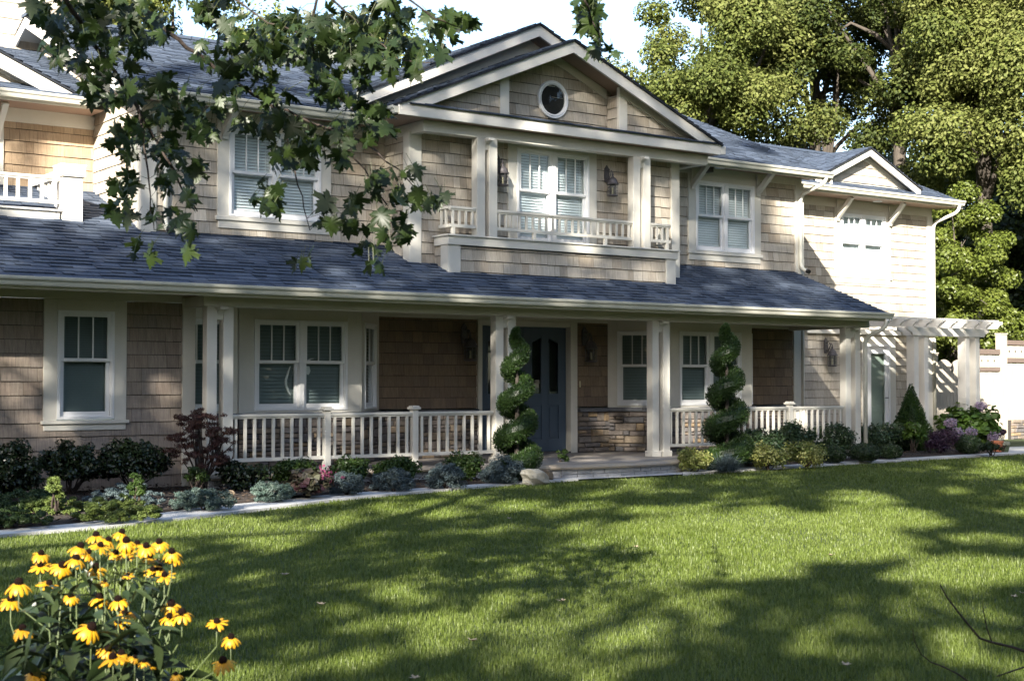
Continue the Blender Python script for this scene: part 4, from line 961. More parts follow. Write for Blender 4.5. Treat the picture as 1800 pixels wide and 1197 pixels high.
nandina('feathery yellow green nandina rising above the junipers on the left', 66, 108, 834, 907, L_jun, n=800)
nandina('feathery green nandina behind the widest bright juniper', 216, 255, 831, 900, L_green, n=700)
nandina('small feathery green nandina beside the pale boulder at the front step', 973, 1004, 786, 830, L_green, n=600)
GB = 'blue junipers along the edging path'
def blue(label, u0, u1, vt, vb, m, n=3800): return shrub('blue_juniper', label, 'juniper', u0 - 8, u1 + 8, vt - 4, vb, m, n=int(n * 2.4), ln=.034, clumps=90, cr=.22, wr=.26, up=.6, flat=.75, cen=.32, stem=4, group=GB, zlo=-.7, tvar=.4)
blue('pale blue green juniper left of the small brown boulder, beside the path', 298, 402, 857, 896, L_blue)
blue('palest blue green juniper between the brown boulder and the burgundy heuchera', 436, 512, 848, 880, L_blue)
blue('steel blue juniper touching the right side of the burgundy heuchera', 578, 634, 831, 868, L_blue2)
blue('steel blue juniper in front of the green azaleas and the middle of the porch railing', 653, 722, 825, 862, L_blue2)
blue('round steel blue juniper below the second newel post of the porch railing', 748, 816, 817, 857, L_blue2)
blue('bushy blue juniper beside the pale boulder under the spiral topiary by the door', 850, 920, 803, 848, L_blue2, 4200)
# heuchera
t, b, w, h = shrub('heuchera', 'burgundy and cream heuchera clump with a bright pink patch beside the path', 'plant', 484, 588, 820, 874, L_heu, n=1500, ln=.10, clumps=26, cr=.34, wr=.9, up=.8, cen=.35, stem=6, flat=.6)
rg = nrng(); pc = atZ(556, 850, .32); C = np.array([b[0] + .12, b[1] - .12, h * .86]) + rg.normal(size=(75, 3)) * np.array([.085, .07, .04])
V, F = leaf_quads(C, rg, .055, .7, .5); link('pink_leaves', npmesh('pink_leaves', V, F, L_pink, rg.random(75)), t)
GA = 'green azaleas along the porch deck'
shrub('azalea', 'dark green bush between the red lace leaf maple and the burgundy heuchera', 'shrub', 372, 480, 808, 866, L_dark, Y=16.15, n=3600, ln=.05, clumps=39, zlo=-.9, group=GA)
shrub('azalea', 'low green azalea in front of the left railing section, behind the burgundy heuchera', 'shrub', 468, 566, 804, 850, L_green, Y=16.25, n=3300, ln=.045, clumps=33, zlo=-.9, group=GA)
shrub('azalea', 'green azalea directly below the first newel post of the porch railing', 'shrub', 566, 662, 800, 860, L_green, Y=16.2, n=3900, ln=.045, clumps=39, zlo=-.9, group=GA)
shrub('azalea', 'green azalea between the two newel posts at the porch edge', 'shrub', 655, 742, 798, 850, L_green, Y=16.2, n=3600, ln=.045, clumps=36, zlo=-.9, group=GA)
shrub('azalea', 'dense green azalea left of the spiral topiary by the door', 'shrub', 775, 856, 795, 850, L_green, Y=15.9, n=3900, ln=.045, clumps=39, zlo=-.9, group=GA)
# rocks
def rock(label, u0, u1, vt, vb, m, seed, sx=1.0):
    b, w, h = place(u0, u1, vt, vb); rr = random.Random(seed); g = G(); k, n = 14, 9; vs = []
    ph = [rr.uniform(0, 6) for _ in range(8)]
    for i in range(n):
        th = PI * i / (n - 1)
        for j in range(k):
            an = 2 * PI * j / k; x, y, z = math.sin(th) * math.cos(an), math.sin(th) * math.sin(an), math.cos(th)
            f = 1 + .22 * math.sin(2.3 * x + ph[0] + 2 * z) + .18 * math.sin(3 * y + ph[1] + 2 * x) + .08 * math.sin(9 * z + ph[3] + 5 * x) + .06 * math.sin(7 * x + ph[2] + 5 * y)
            q = [math.copysign(abs(c) ** .80, c) * f for c in (x, y, z)]
            vs.append((b[0] + q[0] * w * .5, b[1] + q[1] * w * .36, .03 + h * .40 + q[2] * h * .56 + .05 * q[0] * h))
    g.add(vs, [(i * k + j, (i + 1) * k + j, (i + 1) * k + (j + 1) % k, i * k + (j + 1) % k) for i in range(n - 1) for j in range(k)])
    o = g.build('boulder', m, None, smooth=False); return tag(o, label, 'boulder', 'boulders in the left bed')
rock('pale cream boulder at the foot of the door side spiral topiary', 914, 962, 820, 848, M_rock, 3)
rock('small brown boulder between two pale blue junipers', 384, 413, 857, 880, M_rock_b, 5)
rock('low grey boulder half behind the pale cream boulder', 952, 974, 822, 841, M_rock_b, 8)
# spiral topiaries
def spiral(label, u, vt, vb, Y, turns, ph, wpx, seed, n=34000):
    b = np.array([*atY(u, 700, Y)[:2], .05]); dp = (b - CO) @ FW; sc = dp / FPX; rg = np.random.default_rng(seed)
    h = HC + (672 - vt) * sc - .05; z0 = HC + (672 - vb) * sc; W_ = wpx * sc / 2
    t = thing('spiral_topiary', label, 'topiary', tuple(b), 'spiral topiaries by the porch')
    pitch = (h - .1) / turns
    def curve(s):
        z = .12 + (h - .22) * s; k = 1 - s
        tr = W_ * (.19 * k + .30) * np.where(s > .9, 1 - (s - .9) * 5.0, 1); off = W_ * (.50 * k + .20) * np.where(s > .84, np.maximum(0, 1 - (s - .84) * 6), 1)
        an = ph + 2 * PI * turns * s
        return np.stack([b[0] + off * np.cos(an), b[1] + off * np.sin(an), z + 0 * s], -1), tr
    s = rg.random(n) ** 1.25; c, tr = curve(s); D = rand_dirs(n, rg); D[:, 2] *= .95
    vert = np.minimum(tr * 1.2, pitch * .37)
    off = D * np.stack([tr, tr, vert], 1) * (rg.uniform(.78, 1.06, (n, 1)))
    C = c + off; ok = C[:, 2] > .06; C, Dk, s = C[ok], D[ok], s[ok]
    N = len(C); A = unit(Dk + rand_dirs(N, rg) * .8 + np.array([0, 0, .4])) * .017 * rg.uniform(.6, 1.5, (N, 1)); Bv = unit(np.cross(A, rand_dirs(N, rg))) * .0062
    V, F = quads(C, A, Bv); link('foliage', npmesh('foliage', V, F, L_top, rg.random(N)), t)
    g = G(); S = np.linspace(0, 1, 90); c, tr = curve(S)
    ring = []; k = 10
    for i in range(90):
        an = ph + 2 * PI * turns * S[i]; rdir = np.array([math.cos(an), math.sin(an), 0])
        for j in range(k):
            a = 2 * PI * j / k; vv = min(tr[i] * 1.2, pitch * .37); ring.append(c[i] + rdir * math.cos(a) * tr[i] * .74 + UZ * math.sin(a) * vv * .74)
    g.add(ring, [(i * k + j, i * k + (j + 1) % k, (i + 1) * k + (j + 1) % k, (i + 1) * k + j) for i in range(89) for j in range(k)])
    g.build('inner_foliage', L_box, t)
    g = G(); g.tube([(b[0], b[1], 0.0), (b[0] + .01, b[1], h * .5), (b[0], b[1], h * .93)], [.035, .028, .012], 7); g.build('trunk', M_bark, t)
spiral('spiral clipped juniper topiary standing before the blue front door', 908, 560, 822, 15.75, 4.1, 2.6, 84, 41)
spiral('spiral clipped juniper topiary standing before the right bay window, wide at its foot', 1277, 557, 812, 15.85, 4.1, 2.2, 88, 42)
# right bed
GE = 'variegated gold euonymus bushes'
shrub('variegated_euonymus', 'small gold variegated bush at the right end of the front step', 'shrub', 1188, 1256, 784, 828, L_gold, n=2250, ln=.045, clumps=30, zlo=-.9, cen=.45, group=GE)
shrub('variegated_euonymus', 'gold variegated bush just right of the blue grass tuft', 'shrub', 1314, 1396, 774, 824, L_gold, n=2250, ln=.045, clumps=30, zlo=-.9, cen=.45, group=GE)
shrub('variegated_euonymus', 'largest gold variegated bush, beside the first clipped boxwood ball', 'shrub', 1378, 1466, 769, 822, L_gold, n=2850, ln=.045, clumps=36, zlo=-.9, cen=.45, group=GE)
# blue fescue tuft
b, w, h = place(1252, 1308, 790, 829); rg = nrng(); t = thing('blue_fescue', 'round tuft of blue grass beneath the right spiral topiary', 'ornamental grass', tuple(b))
n = 900; D = rand_dirs(n, rg); D[:, 2] = np.abs(D[:, 2]) * .9 + .12; D = unit(D); base = np.array([b[0], b[1], .05]) + rg.normal(size=(n, 3)) * np.array([.05, .05, .0]); L_ = rg.uniform(.5, 1, (n, 1)) * h * 1.05
mid = base + D * L_ * .6 + UZ * L_ * .12; tip = base + D * L_ - UZ * L_ * .08; sd = unit(np.cross(D, UZ + rand_dirs(n, rg) * .2)) * .004
V = np.stack([base - sd, base + sd, mid + sd, mid - sd, tip + sd * .2, tip - sd * .2], 1); ix = np.arange(n)[:, None] * 6
link('blades', npmesh('blades', V.reshape(-1, 3), np.concatenate([ix + np.array([[0, 1, 2, 3]]), ix + np.array([[3, 2, 4, 5]])]), L_fes, np.tile(rg.random(n), 2)), t)
GH = 'dark green hedge shrubs in front of the right porch railing'
for (u0, u1, vt, lab) in ((1284, 1388, 748, 'dark green shrub touching the right spiral topiary, leftmost of the hedge row'), (1348, 1448, 740, 'dark green hedge shrub below the newel post of the right railing'), (1408, 1508, 738, 'dark green hedge shrub in front of the last stretch of porch railing'), (1466, 1562, 741, 'dark green hedge shrub in front of the corner posts of the porch'), (1520, 1608, 738, 'dark green hedge shrub in front of the glazed side door, beside the cone spruce')):
    shrub('hedge_shrub', lab, 'shrub', u0, u1, vt, 800, L_hedge, Y=16.1 + (u0 - 1284) * .0075, n=6500, ln=.05, clumps=64, cr=.26, group=GH, up=.5, cen=.48, zlo=-.95)
GX_ = 'clipped boxwood balls'
def ball(label, u0, u1, vt, vb, m=L_box, n=3600):
    b, w, h = place(u0, u1, vt, vb); rg = nrng(); t = thing('boxwood_ball', label, 'boxwood', tuple(b), GX_); D = rand_dirs(n, rg); c = np.array([b[0], b[1], .05 + h * .48]); s = rg.uniform(.86, 1.05, (n, 1)) * (1 + .06 * np.sin(D[:, :1] * 5 + 1) * np.sin(D[:, 1:2] * 6))
    C = c + D * s * np.array([w / 2, w / 2, h * .52]); C = C[C[:, 2] > .05]; V, F = leaf_quads(C, rg, .028, .6, .2, D[:len(C)] * 0 + unit(C - c)); link('foliage', npmesh('foliage', V, F, m, rg.random(len(C))), t)
    g = G(); g.lathe((b[0], b[1], .05), [(.02, 0.02)] + [(w / 2 * .88 * math.sin(PI * i / 8), h * .48 * (1 - math.cos(PI * i / 8) * .92)) for i in range(1, 8)] + [(.01, h * .93)], 14); g.build('inner_foliage', m, t, smooth=True)
ball('clipped boxwood ball right of the largest gold bush', 1446, 1491, 783, 813)
ball('widest clipped boxwood ball, in the middle of the right bed', 1495, 1552, 779, 811)
ball('clipped boxwood ball in front of the cone shaped spruce', 1548, 1590, 780, 806)
ball('clipped boxwood ball below the hydrangea and beside the purple barberry', 1684, 1730, 764, 797)
# dwarf spruce cone
b, w, h = place(1563, 1640, 673, 790, Y=18.0); rg = nrng(); t = thing('cone_spruce', 'dense cone shaped dwarf spruce in front of the pergola post', 'conifer', tuple(b)); n = 12000
s = 1 - np.sqrt(rg.random(n)); an = rg.random(n) * 2 * PI; rr = w / 2 * np.minimum(1, (1 - s) * 1.15 + .02) * rg.uniform(.80, 1.08, n) * (1 + .09 * np.sin(an * 5 + s * 20))
C = np.stack([b[0] + rr * np.cos(an), b[1] + rr * np.sin(an), .06 + s * h], 1); D = np.stack([np.cos(an), np.sin(an), .5 + 0 * an], 1); A = unit(D + rand_dirs(n, rg) * .7) * .022; Bv = unit(np.cross(A, rand_dirs(n, rg))) * .008
V, F = quads(C, A, Bv); link('foliage', npmesh('foliage', V, F, L_spr, rg.random(n)), t); g = G(); g.lathe((b[0], b[1], .05), [(w * .36, .02), (w * .40, h * .12), (w * .22, h * .5), (.01, h * .93)], 14); g.build('inner_foliage', L_spr, t, smooth=True)
shrub('yellow_hydrangea', 'yellow green leafy bush with one pale bloom in front of the cone spruce', 'shrub', 1582, 1628, 738, 802, L_hyd, Y=17.3, n=900, ln=.085, clumps=18, wr=.65, up=.6)
# hydrangea with mop-heads
t, b, w, h = shrub('hydrangea', 'large leafy hydrangea with pink and mauve mophead blooms by the fence gate', 'shrub', 1636, 1772, 708, 790, L_hyd, Y=19.0, n=3000, ln=.16, clumps=44, wr=.62, up=.8, cen=.45, zlo=-.8, stem=12, depth=.7)
for (u, v) in ((1724, 714), (1671, 743), (1707, 760), (1745, 768), (1683, 760)):
    c = atY(u, v, b[1] - .62 if u != 1724 else b[1] - .2); rg = nrng(); n = 260; D = rand_dirs(n, rg); C = c + D * np.array([.105, .105, .085]); C += rg.normal(size=C.shape) * .016; V, F = leaf_quads(C, rg, .042, .85, .2, D * .8, .1); link('bloom', npmesh('bloom', V, F, L_flo, rg.random(n)), t)
GP = 'purple barberry bushes'
shrub('purple_barberry', 'purple barberry in front of the hydrangea by the pergola post', 'shrub', 1626, 1692, 752, 798, L_pur, n=2600, ln=.045, clumps=36, zlo=-.8, group=GP)
shrub('purple_barberry', 'small purple barberry at the far right end of the hydrangea', 'shrub', 1748, 1774, 748, 786, L_pur, Y=19.2, n=700, ln=.05, clumps=12, group=GP)
shrub('groundcover_shrub', 'low dark green shrub at the right end of the bed', 'shrub', 1722, 1772, 776, 800, L_box, n=1300, ln=.04, clumps=18)
shrub('white_flowering_plant', 'small plant with cream white flowers beside a terracotta pot', 'plant', 1757, 1777, 768, 792, L_whi, n=500, ln=.035, clumps=10)
b, w, h = place(1749, 1760, 776, 792); g = G(); g.lathe((b[0], b[1], .0), [(.07, .02), (.10, .2), (.115, .2), (.115, .24), (.095, .24), (.09, .2)], 14); tag(g.build('plant_pot', mat('terracotta', (.35, .12, .06), .8, var=.2)), 'terracotta plant pot at the right end of the bed', 'plant pot')

# ================================================================== PERGOLA, FENCE, GATE
PY = 18.9; X0, X1 = atY(1608, 700, PY)[0], atY(1625.5, 700, PY)[0]; X2, X3 = atY(1698, 700, PY)[0], atY(1716, 700, PY)[0]
pg = thing('pergola', 'white painted pergola with paired posts over the side door and gate', 'pergola', (X0, PY, 0))
for x in (X0, X1, X2, X3):
    g = G(); g.box(x, x + .135, PY, PY + .2, 0, 2.30); g.build('post', M_trim2, pg, bevel=.006)
def shaped_beam(x0, x1, y, z, hh, th, name='beam'):
    g = G(); prof = [(x0 - .25, z + hh), (x0 - .25, z + hh * .65), (x0 - .17, z + hh * .45), (x0 - .12, z + hh * .35), (x0 - .09, z), (x1 + .09, z), (x1 + .12, z + hh * .35), (x1 + .17, z + hh * .45), (x1 + .25, z + hh * .65), (x1 + .25, z + hh)]
    g.prism([(x, y, zz) for x, zz in prof], (0, th, 0)); g.build(name, M_trim2, pg, bevel=.003)
shaped_beam(X0, X3 + .155, PY - .045, 2.30, .17, .045); shaped_beam(X0, X3 + .155, PY + .2, 2.30, .17, .045)
g = G(); g.box(22.3, 26.38, YW - .085, YW - .035, 2.36, 2.50); g.build('ledger', M_trim2, pg)
nr = 10; xr0, xr1 = 22.6, X3 + .3
for i in range(nr):
    x = xr0 + (xr1 - xr0) * i / (nr - 1); ye = YW - .04 if x < 26.3 else 20.75
    g = G(); y0 = PY - .42; z = 2.47 if True else 0
    g.prism([(x, y0, z + .14), (x, y0, z + .085), (x, y0 + .07, z + .05), (x, y0 + .11, z), (x, ye, z), (x, ye, z + .14)], (.042, 0, 0)); g.build('rafter', M_trim2, pg)
for i in range(4):
    y = PY - .25 + i * .5; g = G(); g.box(22.5, X3 + .45, y, y + .035, 2.612, 2.65); g.build('purlin', M_trim2, pg)
# gate and fence behind
FY = 20.95
gx0, gx1 = atY(1648, 700, FY)[0], atY(1698, 700, FY)[0]
gt = thing('fence_gate', 'pale wooden garden gate with a double arched top between pergola posts', 'gate', ((gx0 + gx1) / 2, FY, 0))
nb = 9; zt = lambda x: 1.74 + .13 * math.sin(PI * (((x - gx0) / (gx1 - gx0) * 2) % 1.0)) ** .7 if 0 < (x - gx0) / (gx1 - gx0) < 1 else 1.74
g = G()
for i in range(nb):
    a = gx0 + (gx1 - gx0) * i / nb + .006; c = gx0 + (gx1 - gx0) * (i + 1) / nb - .006; m_ = 5
    top = [(a + (c - a) * k / m_, FY, zt(a + (c - a) * k / m_)) for k in range(m_ + 1)]
    g.prism([(c, FY, .08), (a, FY, .08)] + top, (0, .022, 0), R.random())
g.build('boards', M_wood, gt); g = G(); lx = (gx0 + gx1) / 2; g.lathe((lx, FY - .02, 1.60), [(.02, 0), (.035, .06), (.02, .14), (.005, .2)], 8); g.build('latch', M_black, gt)
g = G(); g.box(gx0, gx1, FY + .022, FY + .06, .4, .5); g.box(gx0, gx1, FY + .022, FY + .06, 1.4, 1.5); g.build('rail', M_wood, gt)
fn = thing('fence', 'tall pale board fence with dark brown rails right of the garden gate', 'fence', (gx1, FY, 0))
def post(u0, u1, vt, y=FY):
    a, c = atY(u0, 700, y)[0], atY(u1, 700, y)[0]; z = atY((u0 + u1) / 2, vt, y)[2]; g = G(); g.box(a, c, y - .03, y + .1, 0, z); g.box(a - .015, c + .015, y - .045, y + .115, z, z + .03); g.build('post', M_wood, fn, bevel=.005)
post(1640, 1647.5, 622); post(1757, 1769.5, 588); post(1880, 1893, 560)
def panel(u0, u1, vt, vb, rails, y=FY):
    a, c = atY(u0, 700, y)[0], atY(u1, 700, y)[0]; z1 = atY(u0, vt, y)[2]; nb = max(2, int((c - a) / .13)); g = G()
    for i in range(nb): g.box(a + (c - a) * i / nb + .006, a + (c - a) * (i + 1) / nb - .006, y + R.uniform(0, .008), y + .03, vb, z1 - .02, R.random())
    g.build('boards', M_wood, fn)
    for (va, vb2) in rails:
        zt_, zb_ = atY(u0, va, y)[2], atY(u0, vb2, y)[2]; g = G(); g.box(a, c, y - .03, y - .002, zb_, zt_); g.build('rail', M_wood_d, fn)
    zt_ = (atY(u0, rails[0][1], y)[2] + atY(u0, rails[1][0], y)[2]) / 2; g = G()
    for i in range(int((c - a) / .24)): x = a + .12 + i * .24; g.box(x - .016, x + .016, y - .004, y + .0, zt_ - .02, zt_ + .02)
    g.build('peg_holes', M_black, fn)
panel(1698, 1757, 613, .25, [(613, 622), (645, 652)]); panel(1769.5, 1880, 599, .32, [(598, 606), (629, 637)])
# low stone wall under the fence
rs = random.Random(21); st = G(); xw0, xw1 = atY(1770, 700, FY)[0], atY(1905, 700, FY)[0]
def _sw():
    global st
    stone_wall(st, (xw0, FY - .1), (xw1, FY - .1), 0.0, .46, (0, -1), rs)
_sw(); wl_ = tag(st.build('stone_wall', M_stone), 'low dry stone wall at the foot of the tall board fence', 'stone wall'); g = G(); g.box(xw0, xw1, FY - .095, FY - .005, 0, .455); g.build('mortar_joint', M_dark_mortar, wl_)

# ================================================================== TREES
L_oak = leafm('oak_leaf', [(.045, .064, .013), (.085, .11, .025), (.145, .17, .042), (.205, .22, .068), (.065, .086, .018)], trans=.35, rough=.6, spec=.2)
L_oak_shade = leafm('shaded_oak_leaf', [(.026, .042, .010), (.045, .064, .015), (.08, .10, .024), (.15, .165, .045), (.034, .052, .012)], trans=.3, rough=.6, spec=.2)  # darker oak copy: crown shade put into the leaf colour
L_oakd = leafm('dark_tree_leaf', [(.02, .034, .008), (.032, .05, .010), (.05, .07, .014)], trans=.3)
L_yel = leafm('yellow_green_leaf', [(.09, .125, .018), (.13, .165, .028), (.18, .21, .04)], trans=.4)
L_map = leafm('maple_leaf', [(.016, .031, .007), (.025, .045, .010), (.038, .062, .013), (.020, .037, .008)], trans=.26, rough=.42, spec=.5, var=.2, scale=20)
L_shd = leafm('shade_tree_leaf', [(.03, .05, .012), (.045, .07, .016), (.06, .09, .02)], trans=.12)
def tree(name, label, base, h, crown, nclump, nleaf, ln, m, group=None, seed=0, trunk_r=.28, lean=(0, 0), fork=.35, bark=None, cr=1.2, shell=3.2, zlo=-.7, flat=.7):
    """crown = (rx, ry, rz, centre height)"""
    rg = np.random.default_rng(seed); rd = random.Random(seed); b = Vector(base); t = thing(name, label, 'tree', tuple(b), group)
    c = (b.x + lean[0], b.y + lean[1], crown[3]); cl = blob_clumps(c, crown[0], crown[1], crown[2], nclump, rg, cr, shell, zlo)
    C, D, k = clump_points(cl, nleaf, rg, 2.6, flat)
    foliage('crown', C, D, k, rg, m, ln, t, wr=.6, up=.45, tvar=.55)
    tr = G(); fz = h * fork; f = b + Vector((lean[0] * .25, lean[1] * .25, fz)); topc = Vector(c) + Vector((0, 0, crown[2] * .55))
    pts = [b + Vector((0, 0, -.1)), b.lerp(f, .33) + Vector((rd.uniform(-.1, .1), rd.uniform(-.1, .1), 0)), b.lerp(f, .7), f, f.lerp(topc, .35) + Vector((rd.uniform(-.4, .4), rd.uniform(-.4, .4), 0)), f.lerp(topc, .7), topc]
    tr.tube(pts, [trunk_r * 1.3, trunk_r, trunk_r * .92, trunk_r * .85, trunk_r * .55, trunk_r * .33, trunk_r * .12], 10)
    tr.build('trunk', bark or M_bark, t, smooth=True)
    lb = G()
    for i in range(min(16, len(cl))):
        e = Vector(cl[i][:3]); s = rd.uniform(.5, 1.0) if i < 6 else rd.uniform(.8, 1.3)
        st_ = f.lerp(topc, max(0, (s - .5) * .7)) if s > .5 else f; md = st_.lerp(e, .5) + Vector((rd.uniform(-.5, .5), rd.uniform(-.5, .5), rd.uniform(.1, .9)))
        lb.tube([st_, st_.lerp(md, .5) + Vector((0, 0, .15)), md, e], [trunk_r * .42, trunk_r * .33, trunk_r * .22, trunk_r * .06], 7)
    lb.build('limbs', bark or M_bark, t, smooth=True); return t
def at_depth(u, dep):
    l = (u - 900) / FPX * dep; p = FWH * dep + RT * l; return (p[0], p[1], 0)
GT = 'tall oaks behind the right wing'
tree('oak_tree', 'tall oak whose rounded crown rises directly right of the front gable', at_depth(1235, 43), 16, (2.9, 2.9, 4.9, 9.2), 74, 121000, .125, L_oak, GT, 11, .26, cr=.92)
tree('oak_tree', 'oak with a leaning grey limb above the small right wing gable', at_depth(1450, 46), 18, (3.3, 3.3, 5.6, 11.2), 44, 66000, .13, L_oak_shade, GT, 12, .21, lean=(-.6, 0), fork=.3, zlo=-.55, cr=.86)
tree('oak_tree', 'oak with two dark upright trunks behind the right end of the wing roof', at_depth(1585, 43), 17, (2.9, 2.9, 5.0, 11.2), 40, 57000, .13, L_oak_shade, GT, 13, .22, fork=.45, zlo=-.55, cr=.82)
tree('oak_tree', 'oak filling the upper right corner above the board fence', at_depth(1735, 41), 17, (2.6, 2.6, 5.2, 10.4), 58, 106000, .125, L_oak, GT, 14, .22, zlo=-.7, cr=.95)
tree('oak_tree', 'oak cut off by the right edge of the picture behind the yellow green tree', at_depth(1880, 40), 17, (2.8, 2.8, 5.6, 9.2), 58, 94000, .125, L_oak, GT, 15, .2, zlo=-.7)
GD2 = 'dark trees deep in the woods'
for i, (u, dep, hh, lab) in enumerate(((1340, 60, 8, 'dark tree in the woods seen under the oak beside the front gable'), (1480, 58, 8, 'dark tree in the woods straight above the small right wing gable'), (1610, 56, 11, 'dark tree in the woods between the oak trunks and the wing eave'), (1730, 54, 11, 'dark tree in the woods right behind the yellow green tree'), (1850, 52, 11, 'dark tree in the woods at the right picture edge above the fence'))):
    tree('woodland_tree', lab, at_depth(u, dep), hh, (3.4, 3.0, hh * .46, hh * .48), 50, 24000, .24, L_oakd, GD2, 30 + i, .25, zlo=-1, cr=1.2)
tree('young_tree', 'bright yellow green young tree standing behind the garden gate', at_depth(1692, 37), 6.2, (1.32, 1.3, 2.9, 3.35), 120, 50000, .10, L_yel, None, 21, .10, zlo=-.95, cr=.36, fork=.2)
tree('young_tree', 'low bushy green tree showing over the gate and the fence panel beside the pergola post', at_depth(1760, 38.5), 3.6, (1.7, 1.2, 1.5, 1.9), 34, 16000, .11, L_yel, None, 22, .08, zlo=-.9, cr=.5, fork=.2)
GL = 'trees behind the left roof'
tree('garden_tree', 'leafy tree behind the main roof, seen through the hanging maple branch', at_depth(300, 46), 16, (4.2, 4.2, 5.0, 10.6), 60, 46000, .18, L_oak, GL, 23, .3, zlo=-.8)
tree('garden_tree', 'tree behind the main roof ridge near the upper left corner', at_depth(90, 48), 17, (4.0, 4.0, 5.2, 11.0), 50, 36000, .18, L_oak, GL, 24, .3, zlo=-.8)
tree('garden_tree', 'rounded yellow green tree top just above the roof valley left of the gable', at_depth(640, 52), 13, (3.6, 3.4, 4.6, 9.8), 56, 20000, .22, L_oak, GL, 25, .28, zlo=-.8)
tree('garden_tree', 'low tree top peeping over the rake of the rear gable', at_depth(760, 54), 11.5, (2.4, 2.4, 3.6, 8.9), 36, 12000, .22, L_oak, GL, 26, .25, zlo=-.8)

# ------------------------------------------------------------------ unseen near-side shade trees: crowns thinned by hand-set maps to place the sun patches
SX, SY, SK = .7546, .6562, .4856
S_ = np.array([SX, SY, 0]); E1 = np.array([SY, -SX, 0])
LIT_LAWN = [(195, 888, 95, 30, .92), (50, 892, 75, 24, .8), (345, 876, 62, 20, .8), (472, 864, 45, 14, .8), (450, 888, 90, 9, .9), (250, 908, 80, 10, .9), (545, 850, 40, 14, .6), (940, 836, 26, 14, .6), (100, 930, 110, 12, .8), (640, 872, 40, 6, .6), (870, 853, 60, 6, .5), (150, 955, 170, 20, .85), (330, 925, 150, 18, .9), (450, 940, 110, 16, .8), (560, 925, 60, 12, .5), (480, 958, 55, 9, .6), (765, 902, 52, 12, .9), (765, 886, 36, 7, .8), (832, 881, 36, 7, .8), (613, 912, 20, 13, .8), (670, 893, 22, 6, .8), (800, 865, 22, 6, .7), (915, 890, 52, 8, .8), (975, 903, 26, 6, .8), (1030, 892, 38, 7, .8), (1042, 870, 26, 7, .7), (1132, 857, 36, 10, .5), (1126, 899, 36, 7, .8), (1025, 940, 55, 20, .6), (1117, 931, 52, 11, .8), (1150, 968, 60, 11, .9), (866, 990, 36, 9, .8), (738, 970, 24, 9, .6), (990, 999, 28, 10, .7), (1170, 1002, 130, 16, .9), (1215, 945, 110, 40, .85), (733, 1040, 38, 32, .55), (803, 1023, 40, 12, .5), (762, 1115, 75, 32, .75), (925, 1090, 90, 46, .45), (1080, 1120, 150, 60, .35), (1200, 1066, 110, 38, .4), (1460, 920, 180, 17, .95), (1450, 958, 170, 30, .95), (1505, 884, 52, 18, .75), (1690, 1008, 130, 24, .9), (1735, 951, 75, 9, .8), (1590, 1060, 150, 40, .4), (1760, 825, 50, 12, .7), (1675, 865, 20, 6, .7), (1500, 1120, 200, 50, .35), (650, 1095, 34, 16, .8), (520, 1150, 52, 14, .7), (420, 1010, 40, 20, .35), (1330, 1000, 80, 18, .9), (1345, 930, 90, 30, .9), (1560, 905, 80, 10, .8), (360, 985, 30, 8, .4), (1740, 1090, 90, 40, .4)]
LIT_HOUSE = [(960, 345, 26, 48, .95), (846, 262, 12, 32, .9), (905, 330, 14, 30, .6), (1035, 375, 12, 40, .6), (1118, 352, 10, 30, .3), (800, 205, 26, 8, .5), (850, 168, 24, 14, .5), (900, 135, 50, 14, .3), (1000, 226, 30, 7, .5), (735, 188, 16, 10, .6), (1040, 490, 24, 9, .95), (1250, 262, 30, 10, .5), (1140, 535, 30, 8, .6), (203, 712, 11, 17, .95), (12, 725, 24, 38, .7), (75, 735, 12, 22, .45), (335, 740, 14, 22, .7), (427, 770, 10, 34, .8), (1222, 755, 20, 28, .9), (1244, 708, 9, 18, .9), (1085, 745, 14, 8, .7), (210, 408, 60, 6, .8), (345, 433, 60, 5, .7), (255, 396, 46, 7, .7), (480, 335, 14, 30, .4), (430, 345, 12, 16, .4), (160, 445, 50, 8, .3), (590, 438, 40, 8, .35), (640, 330, 30, 40, .25), (255, 330, 16, 60, .6), (330, 390, 26, 20, .3), (1225, 330, 12, 20, .2), (1470, 545, 70, 40, .5), (1440, 640, 34, 60, .4), (985, 645, 10, 30, .0)]
def vnoise(a, b, s, seed):
    r = np.random.default_rng(seed).random((64, 64)); x, y = a / s + 100, b / s + 100; i, j = np.floor(x).astype(int), np.floor(y).astype(int); fx, fy = x - i, y - j; fx, fy = fx * fx * (3 - 2 * fx), fy * fy * (3 - 2 * fy)
    g_ = lambda p, q: r[p % 64, q % 64]
    return (g_(i, j) * (1 - fx) + g_(i + 1, j) * fx) * (1 - fy) + (g_(i, j + 1) * (1 - fx) + g_(i + 1, j + 1) * fx) * fy
